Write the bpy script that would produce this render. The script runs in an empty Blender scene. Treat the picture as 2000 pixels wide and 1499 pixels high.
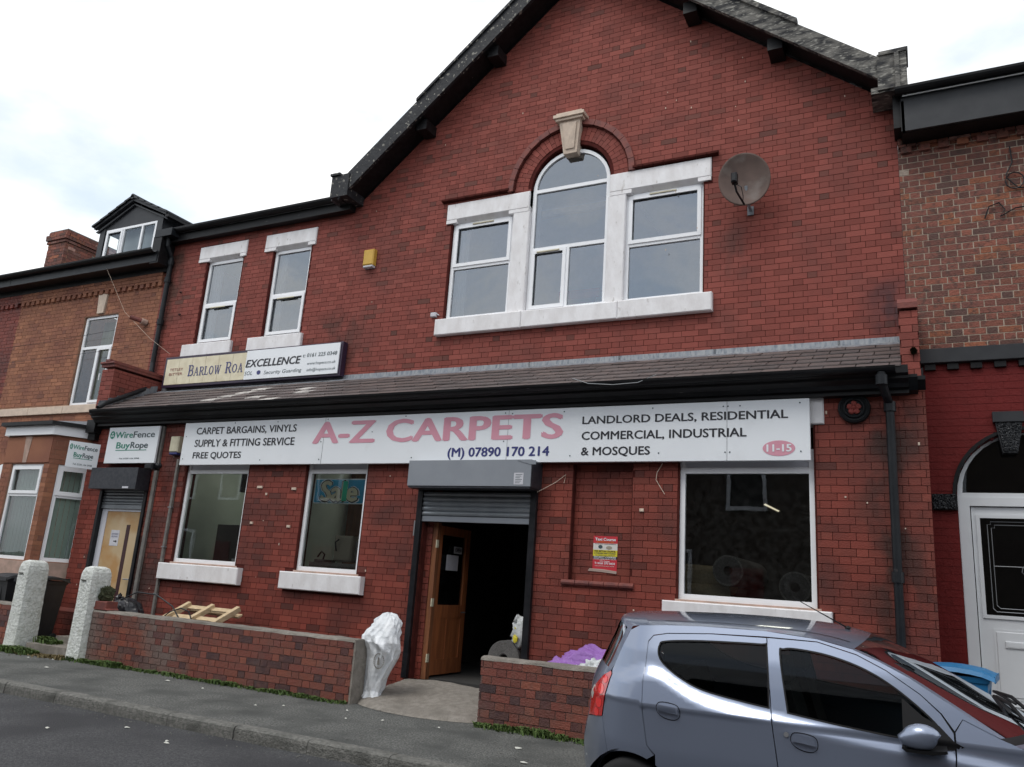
import bpy, bmesh, math, random
from mathutils import Vector, Matrix
from mathutils.geometry import delaunay_2d_cdt
R = math.radians
random.seed(7)
S = 1.08                      # metres per drawing unit
sc = bpy.context.scene
C = sc.collection

# ---------------------------------------------------------------- camera, world, sun, exposure
EYE = (0.0, 0.0, 1.40)
def cam_axes(yaw, pitch, roll):
    cy, sy, cp, sp, cr, sr = math.cos(yaw), math.sin(yaw), math.cos(pitch), math.sin(pitch), math.cos(roll), math.sin(roll)
    f = Vector((-sy*cp, cy*cp, sp)); r = Vector((cy, sy, 0)); u = r.cross(f)
    return r*cr + u*sr, -r*sr + u*cr, f
CR, CU, CF = cam_axes(0.481883689, 0.246044956, 0.0695080508)
cd = bpy.data.cameras.new('camera'); cam = bpy.data.objects.new('camera', cd); C.objects.link(cam)
cd.sensor_width = 36; cd.lens = 36*1563.67/2000; cd.clip_start = 0.05; cd.clip_end = 3000
cam.matrix_world = Matrix(((CR.x, CU.x, -CF.x, EYE[0]*S), (CR.y, CU.y, -CF.y, EYE[1]*S), (CR.z, CU.z, -CF.z, EYE[2]*S), (0, 0, 0, 1)))
sc.camera = cam
sc.render.resolution_x = 1024; sc.render.resolution_y = 767
sc.view_settings.view_transform = 'Standard'; sc.view_settings.look = 'None'
sc.view_settings.gamma = 1; sc.view_settings.use_curve_mapping = False
sc.view_settings.exposure = 0.50
SUN_EL, SUN_AZ = R(58), R(200)     # azimuth clockwise from +Y: behind the viewer's left shoulder, behind cloud
w = bpy.data.worlds.new('World'); sc.world = w; w.use_nodes = True
wn = w.node_tree; wn.nodes.clear()
def N(nt, t, **k):
    n = nt.nodes.new(t)
    for a, b in k.items():
        if a == 'inp':
            for i, v in b.items(): n.inputs[i].default_value = v
        else: setattr(n, a, b)
    return n
sky = N(wn, 'ShaderNodeTexSky', sky_type='NISHITA', sun_disc=False, sun_elevation=SUN_EL, sun_rotation=SUN_AZ)
bg1 = N(wn, 'ShaderNodeBackground'); bg1.inputs['Strength'].default_value = 0.14
wn.links.new(sky.outputs[0], bg1.inputs[0])
tc = N(wn, 'ShaderNodeTexCoord')
mp = N(wn, 'ShaderNodeMapping'); mp.inputs['Scale'].default_value = (1, 1, 2.2); mp.inputs['Location'].default_value = (0.35, 0.1, 0.2)
wn.links.new(tc.outputs['Generated'], mp.inputs[0])
n1 = N(wn, 'ShaderNodeTexNoise'); n1.inputs['Scale'].default_value = 2.3; n1.inputs['Detail'].default_value = 8; n1.inputs['Roughness'].default_value = 0.55
wn.links.new(mp.outputs[0], n1.inputs[0])
r1 = N(wn, 'ShaderNodeValToRGB'); r1.color_ramp.elements[0].position = 0.40; r1.color_ramp.elements[1].position = 0.56
wn.links.new(n1.outputs[0], r1.inputs[0])
n2 = N(wn, 'ShaderNodeTexNoise'); n2.inputs['Scale'].default_value = 4.5; n2.inputs['Detail'].default_value = 6
wn.links.new(mp.outputs[0], n2.inputs[0])
r2 = N(wn, 'ShaderNodeValToRGB'); r2.color_ramp.elements[0].position = 0.36; r2.color_ramp.elements[1].position = 0.56
r2.color_ramp.elements[0].color = (0.76, 0.83, 0.88, 1); r2.color_ramp.elements[1].color = (1.0, 1.0, 1.0, 1)
wn.links.new(n2.outputs[0], r2.inputs[0])
bg2 = N(wn, 'ShaderNodeBackground'); bg2.inputs['Strength'].default_value = 0.98
wn.links.new(r2.outputs[0], bg2.inputs[0])
mxs = N(wn, 'ShaderNodeMixShader')
mm = N(wn, 'ShaderNodeMath', operation='MULTIPLY_ADD'); mm.inputs[1].default_value = 0.36; mm.inputs[2].default_value = 0.64
wn.links.new(r1.outputs[0], mm.inputs[0])
wn.links.new(mm.outputs[0], mxs.inputs[0]); wn.links.new(bg1.outputs[0], mxs.inputs[1]); wn.links.new(bg2.outputs[0], mxs.inputs[2])
wo = N(wn, 'ShaderNodeOutputWorld'); wn.links.new(mxs.outputs[0], wo.inputs[0])
sd = bpy.data.lights.new('sun', 'SUN'); sd.energy = 0.9; sd.angle = R(25); sd.color = (1, 0.97, 0.92)
so = bpy.data.objects.new('sun', sd); C.objects.link(so)
sdir = Vector((math.sin(SUN_AZ)*math.cos(SUN_EL), math.cos(SUN_AZ)*math.cos(SUN_EL), math.sin(SUN_EL)))
so.rotation_euler = sdir.to_track_quat('Z', 'Y').to_euler(); so.location = sdir*60

# ---------------------------------------------------------------- materials
MT = {}
def mat(name, col, col2=None, scale=6, rough=0.75, metal=0, bump=0, bscale=40, spec=0.5, detail=5, lo=0.35, hi=0.65,
        col3=None, s3=1.2, lo3=0.55, hi3=0.7, stretch=(1, 1, 1), attr=None, coat=0, local=False):
    m = bpy.data.materials.new(name); m.use_nodes = True; nt = m.node_tree; b = nt.nodes['Principled BSDF']
    if local: pos = N(nt, 'ShaderNodeTexCoord').outputs['Object']
    else: pos = N(nt, 'ShaderNodeNewGeometry').outputs['Position']
    mpn = N(nt, 'ShaderNodeMapping'); mpn.inputs['Scale'].default_value = stretch; nt.links.new(pos, mpn.inputs[0]); pos = mpn.outputs[0]
    def noise(s, d=5):
        n = N(nt, 'ShaderNodeTexNoise'); n.inputs['Scale'].default_value = s; n.inputs['Detail'].default_value = d
        nt.links.new(pos, n.inputs[0]); return n.outputs[0]
    def ramp(src, a, c):
        r = N(nt, 'ShaderNodeMapRange'); r.inputs[1].default_value = a; r.inputs[2].default_value = c; nt.links.new(src, r.inputs[0]); return r.outputs[0]
    def mix(f, a, c, mode='MIX'):
        x = N(nt, 'ShaderNodeMix', data_type='RGBA', blend_type=mode)
        if isinstance(f, float): x.inputs[0].default_value = f
        else: nt.links.new(f, x.inputs[0])
        for i, v in ((6, a), (7, c)):
            if isinstance(v, tuple): x.inputs[i].default_value = (*v, 1)
            else: nt.links.new(v, x.inputs[i])
        return x.outputs[2]
    out = col
    if attr:                                   # stepped ramp driven by the per-piece tint
        at = N(nt, 'ShaderNodeAttribute', attribute_name='tint')
        sep = N(nt, 'ShaderNodeSeparateColor'); nt.links.new(at.outputs['Color'], sep.inputs[0])
        cr = N(nt, 'ShaderNodeValToRGB'); e = cr.color_ramp
        while len(e.elements) < len(attr): e.elements.new(0.5)
        for i, (p, c) in enumerate(attr): e.elements[i].position = p; e.elements[i].color = (*c, 1)
        nt.links.new(sep.outputs[0], cr.inputs[0]); out = cr.outputs[0]
        bri = N(nt, 'ShaderNodeMath', operation='MULTIPLY_ADD'); bri.inputs[1].default_value = 0.30; bri.inputs[2].default_value = 0.85
        nt.links.new(sep.outputs[1], bri.inputs[0])
        comb = N(nt, 'ShaderNodeCombineColor')
        for i in range(3): nt.links.new(bri.outputs[0], comb.inputs[i])
        out = mix(1.0, out, comb.outputs[0], 'MULTIPLY')
    if col2: out = mix(ramp(noise(scale, detail), lo, hi), out, col2)
    if col3: out = mix(ramp(noise(s3, 6), lo3, hi3), out, col3)
    if isinstance(out, tuple): b.inputs['Base Color'].default_value = (*out, 1)
    else: nt.links.new(out, b.inputs['Base Color'])
    b.inputs['Roughness'].default_value = rough; b.inputs['Metallic'].default_value = metal
    b.inputs['Specular IOR Level'].default_value = spec
    if coat: b.inputs['Coat Weight'].default_value = coat; b.inputs['Coat Roughness'].default_value = 0.04
    if bump:
        bn = N(nt, 'ShaderNodeBump'); bn.inputs['Strength'].default_value = min(1, bump); bn.inputs['Distance'].default_value = 0.01*max(1, bump)
        nt.links.new(noise(bscale, 6), bn.inputs['Height']); nt.links.new(bn.outputs[0], b.inputs['Normal'])
    MT[name] = m; m['_'] = 1
    return m
def glass(name, tint=(0.8, 0.85, 0.85), ior=1.9, rough=0.0, dirt=0.0, wave=0.004):
    m = bpy.data.materials.new(name); m.use_nodes = True; nt = m.node_tree; nt.nodes.clear()
    tr = N(nt, 'ShaderNodeBsdfTransparent'); tr.inputs[0].default_value = (*tint, 1)
    gl = N(nt, 'ShaderNodeBsdfGlossy'); gl.inputs['Roughness'].default_value = rough; gl.inputs['Color'].default_value = (.88, .94, 1, 1)
    fr = N(nt, 'ShaderNodeFresnel'); fr.inputs[0].default_value = ior
    geo = N(nt, 'ShaderNodeNewGeometry'); nz = N(nt, 'ShaderNodeTexNoise'); nz.inputs['Scale'].default_value = 1.6; nt.links.new(geo.outputs['Position'], nz.inputs[0])
    bn = N(nt, 'ShaderNodeBump'); bn.inputs['Strength'].default_value = 0.25; bn.inputs['Distance'].default_value = wave; nt.links.new(nz.outputs[0], bn.inputs['Height'])
    nt.links.new(bn.outputs[0], gl.inputs['Normal'])
    mx = N(nt, 'ShaderNodeMixShader'); nt.links.new(fr.outputs[0], mx.inputs[0]); nt.links.new(tr.outputs[0], mx.inputs[1]); nt.links.new(gl.outputs[0], mx.inputs[2])
    last = mx.outputs[0]
    if dirt:
        df = N(nt, 'ShaderNodeBsdfDiffuse'); df.inputs[0].default_value = (0.5, 0.52, 0.5, 1)
        n3 = N(nt, 'ShaderNodeTexNoise'); n3.inputs['Scale'].default_value = 14; n3.inputs['Detail'].default_value = 8; nt.links.new(geo.outputs['Position'], n3.inputs[0])
        mr = N(nt, 'ShaderNodeMapRange'); mr.inputs[1].default_value = 0.4; mr.inputs[2].default_value = 0.8; mr.inputs[4].default_value = dirt; nt.links.new(n3.outputs[0], mr.inputs[0])
        m2 = N(nt, 'ShaderNodeMixShader'); nt.links.new(mr.outputs[0], m2.inputs[0]); nt.links.new(last, m2.inputs[1]); nt.links.new(df.outputs[0], m2.inputs[2]); last = m2.outputs[0]
    o = N(nt, 'ShaderNodeOutputMaterial'); nt.links.new(last, o.inputs[0]); MT[name] = m; return m
brick_ramp = [(0.0, (.215, .056, .043)), (0.5, (.238, .062, .048)), (0.90, (.258, .071, .055)), (0.955, (.175, .056, .043)), (1.0, (.125, .050, .040))]
mat('brick_red', None, (.15, .050, .042), 2.2, rough=0.8, spec=.3, bump=0.5, bscale=70, attr=brick_ramp, lo=0.50, hi=0.95, col3=(.12, .045, .038), s3=0.8, lo3=0.58, hi3=0.95)
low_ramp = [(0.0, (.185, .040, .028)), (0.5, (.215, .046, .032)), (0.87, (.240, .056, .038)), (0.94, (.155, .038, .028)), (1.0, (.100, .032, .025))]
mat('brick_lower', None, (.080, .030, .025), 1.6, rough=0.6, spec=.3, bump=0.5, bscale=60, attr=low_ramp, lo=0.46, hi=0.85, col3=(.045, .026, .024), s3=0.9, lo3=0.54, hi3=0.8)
mat('mortar_red', (.058, .011, .009), (.085, .016, .013), 8, rough=0.95, spec=.2)
mat('mortar_lower', (.055, .012, .009), (.085, .018, .014), 8, rough=0.95, spec=.2)
gar_ramp = [(0.0, (.15, .042, .032)), (0.35, (.205, .058, .040)), (0.68, (.26, .080, .048)), (0.76, (.12, .040, .034)), (0.92, (.065, .032, .033)), (1.0, (.042, .026, .028))]
mat('brick_garden', None, (.14, .06, .045), 9, rough=0.6, bump=0.8, bscale=55, attr=gar_ramp, lo=0.45, hi=0.9, col3=(.10, .075, .07), s3=1.5, lo3=0.52, hi3=0.85)
mat('brick_weathered', None, (.13, .075, .062), 5, rough=0.85, spec=.3, bump=1.2, bscale=50, attr=gar_ramp, lo=0.40, hi=0.75, col3=(.17, .125, .11), s3=0.75, lo3=0.47, hi3=0.62)
mat('mortar_garden', (.17, .10, .085), (.10, .06, .055), 12, rough=0.95, bump=0.6)
left_ramp = [(0.0, (.265, .110, .062)), (0.4, (.305, .127, .070)), (0.8, (.345, .148, .080)), (0.92, (.25, .10, .062)), (1.0, (.19, .082, .055))]
mat('brick_orange', None, (.20, .075, .050), 1.3, rough=0.85, bump=0.5, bscale=70, attr=left_ramp, lo=0.42, hi=0.75)
mat('mortar_sand', (.30, .16, .10), (.22, .12, .08), 8, rough=0.95)
right_ramp = [(0.0, (.135, .058, .046)), (0.35, (.19, .070, .052)), (0.62, (.235, .082, .055)), (0.72, (.095, .050, .042)), (0.84, (.30, .105, .055)), (0.93, (.15, .062, .050)), (0.97, (.42, .24, .19)), (1.0, (.36, .34, .28))]
mat('brick_mixed', None, (.075, .045, .038), 16, rough=0.9, bump=1.0, bscale=45, attr=right_ramp, lo=0.48, hi=0.75)
mat('mortar_light', (.46, .38, .30), (.34, .28, .22), 10, rough=0.95, bump=0.5)
mat('red_masonry_paint', (.150, .012, .011), (.13, .011, .010), 5, rough=0.65, spec=.25, bump=0.5, bscale=30)
mat('white_masonry', (.85, .84, .85), (.74, .72, .72), 7, rough=0.6, bump=0.4, bscale=30, col3=(.40, .37, .34), s3=15, lo3=0.64, hi3=0.80, stretch=(1, 1, .45))
mat('white_stone_rough', (.72, .74, .71), (.56, .58, .54), 14, rough=0.85, bump=2.2, bscale=30, col3=(.24, .24, .20), s3=6, lo3=0.62, hi3=0.80)
mat('upvc_white', (.88, .89, .91), rough=0.28)
mat('upvc_panel', (.62, .63, .68), rough=0.35)
mat('stone_buff', (.68, .55, .44), (.58, .47, .38), 10, rough=0.85, bump=0.5)
mat('stone_pink', (.48, .33, .27), (.36, .26, .21), 8, rough=0.85, bump=0.5)
mat('black_gloss_paint', (.005, .005, .006), (.012, .012, .013), 10, rough=0.45, spec=.25, col3=(.09, .09, .085), s3=18, lo3=0.70, hi3=0.76, stretch=(.3, 1, 2))
mat('black_pipe', (.007, .009, .012), (.015, .017, .020), 6, rough=0.45, spec=.3, col3=(.08, .07, .065), s3=12, lo3=0.68, hi3=0.8)
mat('dark_grey_cladding', (.017, .019, .023), (.027, .029, .033), 5, rough=0.5, spec=.4)
mat('peeling_board', (.012, .013, .016), (.026, .027, .03), 9, rough=0.6, spec=.3, bump=0.8, bscale=30, col3=(.24, .23, .20), s3=15, lo3=0.60, hi3=0.66)
mat('weathered_board', (.034, .034, .036), (.155, .148, .135), 9, lo=.40, hi=.58, rough=0.85, spec=.3, bump=1.0, bscale=40, col3=(.30, .29, .26), s3=26, lo3=0.55, hi3=0.66, detail=9, stretch=(.45, 1, 1.3))
slate_ramp = [(0, (.095, .072, .068)), (0.4, (.130, .098, .090)), (0.8, (.085, .070, .068)), (0.93, (.155, .125, .115)), (0.965, (.50, .47, .44)), (1.0, (.62, .58, .54))]
mat('slate', None, (.10, .085, .085), 8, rough=0.6, bump=0.6, bscale=25, attr=slate_ramp, lo=0.45, hi=0.8)
mat('roof_slate_dark', (.06, .06, .07), (.09, .09, .10), 5, rough=0.6, bump=0.5)
mat('lead', (.20, .22, .25), (.30, .31, .32), 9, rough=0.5, metal=0.3, bump=0.5, bscale=12, col3=(.12, .14, .17), s3=16, lo3=0.5, hi3=0.7, stretch=(2, 1, .6))
mat('terracotta', (.22, .06, .045), (.14, .045, .04), 10, rough=0.7, bump=0.5)
mat('sign_white', (.84, .87, .90), (.81, .84, .87), 2, rough=0.3, col3=(.72, .74, .76), s3=3, lo3=.6, hi3=.9)
mat('sign_cream', (.76, .70, .52), (.66, .59, .42), 6, rough=0.45)
mat('sign_backing', (.50, .51, .53), rough=0.5)
mat('pink_vinyl', (.70, .33, .41), (.66, .29, .37), 3, rough=0.4)
mat('black_vinyl', (.018, .018, .024), rough=0.4)
mat('navy_vinyl', (.035, .04, .17), rough=0.4)
mat('green_vinyl', (.03, .25, .17), rough=0.4)
mat('charcoal_vinyl', (.06, .09, .10), rough=0.4)
mat('brown_vinyl', (.33, .13, .10), rough=0.5)
mat('sign_purple_frame', (.035, .02, .045), rough=0.4)
mat('paper', (.62, .62, .66), (.56, .56, .6), 12, rough=0.8)
mat('poster_red', (.55, .03, .045), rough=0.5)
mat('poster_yellow', (.68, .58, .04), rough=0.5)
mat('poster_white', (.68, .66, .62), rough=0.5)
mat('poster_orange', (.75, .25, .03), rough=0.5)
mat('tape', (.40, .30, .26), rough=0.4)
mat('alarm_yellow', (.62, .38, .06), (.55, .33, .05), 9, rough=0.5)
mat('alarm_cream', (.66, .62, .46), (.55, .5, .36), 8, rough=0.5)
mat('grey_metal', (.27, .29, .32), (.24, .26, .29), 3, rough=0.5, metal=0.2, spec=0.6)
mat('shutter_metal', (.30, .32, .34), (.24, .26, .28), 5, rough=0.32, metal=0.45)
mat('black_metal', (.007, .008, .010), (.016, .016, .019), 8, rough=0.4, spec=.3)
mat('dark_metal_box', (.016, .018, .026), (.035, .037, .045), 20, rough=0.45)
mat('grey_trunking', (.13, .12, .115), (.20, .19, .17), 9, rough=0.6)
mat('wood_door', (.42, .14, .050), (.26, .085, .032), 3, rough=0.5, bump=0.3, bscale=30, stretch=(6, 6, .6))
mat('wood_frame', (.26, .10, .04), (.16, .06, .028), 4, rough=0.6, stretch=(6, 6, .5))
mat('beige_door', (.56, .43, .27), (.50, .37, .21), 3, rough=0.5, col3=(.46, .26, .10), s3=1.1, lo3=0.52, hi3=0.62)
mat('door_dark_strip', (.05, .018, .02), rough=0.5)
mat('pallet_wood', (.64, .50, .32), (.50, .37, .22), 12, rough=0.85, bump=0.6, stretch=(1, 1, 5))
mat('white_sack', (.80, .82, .84), (.68, .71, .74), 10, rough=0.42, bump=1.0, bscale=22, col3=(.55, .57, .60), s3=9, lo3=.60, hi3=.75)
mat('purple_sheet', (.30, .14, .44), (.25, .11, .37), 5, rough=0.6, bump=2.5, bscale=12)
mat('white_bag', (.66, .68, .69), (.45, .48, .48), 9, rough=0.45, bump=1.5, bscale=22)
mat('black_bag', (.010, .011, .014), (.02, .02, .025), 8, rough=0.35, bump=.6, bscale=14)
mat('black_plastic', (.014, .015, .018), (.022, .023, .026), 6, rough=0.5, bump=0.3)
mat('blue_plastic', (.018, .16, .36), (.015, .14, .31), 5, rough=0.45, bump=0.2, spec=.4, col3=(.05, .20, .40), s3=6, lo3=.6, hi3=.8)
mat('carpet_grey', (.13, .125, .125), (.09, .085, .085), 40, rough=1.0, bump=1.0, bscale=120)
mat('carpet_edge', (.22, .21, .20), (.12, .115, .11), 60, rough=1.0)
mat('carpet_cream', (.38, .31, .20), (.30, .24, .15), 40, rough=1.0)
mat('asphalt_road', (.038, .039, .043), (.105, .105, .108), 55, lo=.40, hi=.68, rough=0.85, bump=2.0, bscale=90, col3=(.036, .036, .040), s3=1.1, lo3=.42, hi3=.66, detail=8)
mat('asphalt_path', (.072, .075, .070), (.22, .22, .207), 48, lo=.40, hi=.70, rough=0.9, bump=2.0, bscale=80, col3=(.070, .073, .069), s3=1.6, lo3=.44, hi3=.66, detail=8)
mat('kerb_concrete', (.19, .185, .17), (.11, .11, .10), 30, rough=0.9, bump=1.5, bscale=60, col3=(.080, .080, .072), s3=3, lo3=.48, hi3=.68)
mat('ramp_concrete', (.27, .245, .215), (.20, .18, .155), 14, rough=0.9, bump=1.2, bscale=60, col3=(.15, .135, .115), s3=2.2, lo3=.48, hi3=.7)
mat('yard_dirt', (.10, .085, .07), (.06, .055, .045), 12, rough=1.0, bump=1.5, bscale=40)
mat('grass_leaf', (.055, .105, .022), (.10, .15, .035), 12, rough=0.7)
mat('dry_leaf', (.14, .10, .04), (.20, .16, .07), 12, rough=0.8)
mat('moss', (.060, .066, .040), (.10, .11, .065), 45, rough=1.0, spec=.1, bump=3, bscale=90)
mat('car_paint', (.245, .285, .380), rough=0.30, metal=0.6, coat=1.0, spec=0.5)
mat('car_black_trim', (.006, .006, .007), rough=0.5, spec=.25)
mat('car_interior', (.02, .02, .022), rough=0.9)
mat('seat_cloth', (.045, .045, .05), (.03, .03, .035), 30, rough=1.0)
mat('tyre_rubber', (.018, .018, .019), rough=0.85)
mat('wheel_silver', (.42, .43, .45), rough=0.35, metal=0.7)
mat('lamp_red', (.50, .006, .008), rough=0.12, coat=1, spec=0.8)
mat('lamp_red_bright', (.85, .02, .02), rough=0.15, coat=1)
mat('lamp_clear', (.65, .62, .58), rough=0.12, coat=1)
mat('room_plaster', (.66, .74, .68), (.58, .66, .60), 2, rough=0.9)
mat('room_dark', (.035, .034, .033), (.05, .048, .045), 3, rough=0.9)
mat('room_light', (.60, .61, .64), (.52, .53, .56), 2, rough=0.9)
mat('blind_green', (.62, .72, .64), (.56, .66, .58), 2, rough=0.8)
mat('curtain_or_reveal', (.42, .42, .30), (.34, .34, .24), 6, rough=0.9, stretch=(4, 1, .2))
mat('net_white', (.70, .72, .73), rough=0.9)
mat('sale_blue', (.06, .44, .68), (.05, .38, .60), 5, rough=0.5)
mat('sale_sand', (.80, .72, .52), rough=0.5)
mat('sale_green', (.06, .62, .40), rough=0.5)
mat('cardboard', (.34, .30, .24), rough=0.9)
mat('dish_grey', (.145, .102, .088), (.105, .076, .066), 4, rough=0.7, spec=.2, col3=(.20, .17, .155), s3=3, lo3=.55, hi3=.75)
mat('door_white', (.70, .72, .74), (.66, .68, .70), 4, rough=0.3)
mat('leading', (.26, .27, .28), rough=0.4, metal=0.5)
mat('roundel_red', (.26, .045, .035), rough=0.7, bump=1)
mat('roundel_black', (.012, .014, .016), rough=0.6, spec=.3)
mat('litter_white', (.55, .55, .5), rough=0.9)
mat('pigeon_grey', (.10, .11, .13), rough=0.8)
mat('sticker_green', (.18, .42, .20), rough=0.5)
mat('opposite_brick', (.10, .078, .062), (.075, .058, .048), 6, rough=0.9)
mat('interior_floor', (.09, .075, .065), (.06, .05, .045), 10, rough=0.9)
glass('glass_upper', (.88, .91, .94), 2.85, dirt=0.05, wave=.03)
glass('glass_shop', (.88, .93, .91), 1.75, dirt=0.02)
glass('glass_car', (.36, .39, .38), 1.30, wave=.001)
glass('glass_screen', (.20, .22, .21), 1.18, wave=.001)
glass('glass_dark', (.25, .27, .28), 1.6)
g = bpy.data.materials.new('tube_light'); g.use_nodes = True
gb = g.node_tree.nodes['Principled BSDF']; gb.inputs['Emission Color'].default_value = (1, .85, .6, 1); gb.inputs['Emission Strength'].default_value = 0.45; MT['tube_light'] = g

def dark_patch(name, x0, hw, z0, z1, col=(.028, .020, .017)):   # noisy darkening of the brick: soot and damp beside pipes, plain darker areas elsewhere
    nt = MT[name].node_tree; b = nt.nodes['Principled BSDF']; src = b.inputs['Base Color'].links[0].from_socket
    sp = N(nt, 'ShaderNodeSeparateXYZ'); nt.links.new(N(nt, 'ShaderNodeNewGeometry').outputs['Position'], sp.inputs[0])
    def M(op, a, c=None, d=None):
        n = N(nt, 'ShaderNodeMath', operation=op)
        for i, v in enumerate((a, c, d)):
            if v is None: continue
            if isinstance(v, (int, float)): n.inputs[i].default_value = v
            else: nt.links.new(v, n.inputs[i])
        return n.outputs[0]
    def MR(v, a, c, d=0, e=1):
        n = N(nt, 'ShaderNodeMapRange', interpolation_type='SMOOTHSTEP'); nt.links.new(v, n.inputs[0])
        for i, q in enumerate((a, c, d, e)): n.inputs[i+1].default_value = q
        return n.outputs[0]
    dx = M('ABSOLUTE', M('SUBTRACT', sp.outputs[0], x0*S)); f = MR(dx, hw*S, .02)
    f = M('MULTIPLY', f, MR(sp.outputs[2], z0*S, (z0+.3)*S)); f = M('MULTIPLY', f, MR(sp.outputs[2], (z1+.1)*S, (z1-.2)*S))
    nz = N(nt, 'ShaderNodeTexNoise'); nz.inputs['Scale'].default_value = 3.2; nz.inputs['Detail'].default_value = 8; mpn = N(nt, 'ShaderNodeMapping'); mpn.inputs['Scale'].default_value = (1, 1, .6)
    nt.links.new(N(nt, 'ShaderNodeNewGeometry').outputs['Position'], mpn.inputs[0]); nt.links.new(mpn.outputs[0], nz.inputs[0])
    f = M('MULTIPLY', f, MR(nz.outputs[0], .38, .60, .15, .85))
    x = N(nt, 'ShaderNodeMix', data_type='RGBA'); nt.links.new(f, x.inputs[0]); nt.links.new(src, x.inputs[6]); x.inputs[7].default_value = (*col, 1); nt.links.new(x.outputs[2], b.inputs['Base Color'])
dark_patch('brick_lower', -.24, .55, .1, 3.5); dark_patch('brick_lower', -1.6, 1.1, .55, 1.05); dark_patch('brick_lower', -11.0, .8, .3, 2.2); dark_patch('brick_red', -.15, .5, 4.35, 5.2, (.05, .03, .035))  # second call darkens the brick just below the large window sill
dark_patch('brick_red', -12.5, .35, 5.6, 7.3, (.07, .04, .03)); dark_patch('brick_red', -8.3, .9, 4.5, 5.6, (.10, .042, .034)); dark_patch('brick_red', -2.0, .35, 5.3, 6.2, (.11, .045, .038))
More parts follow.
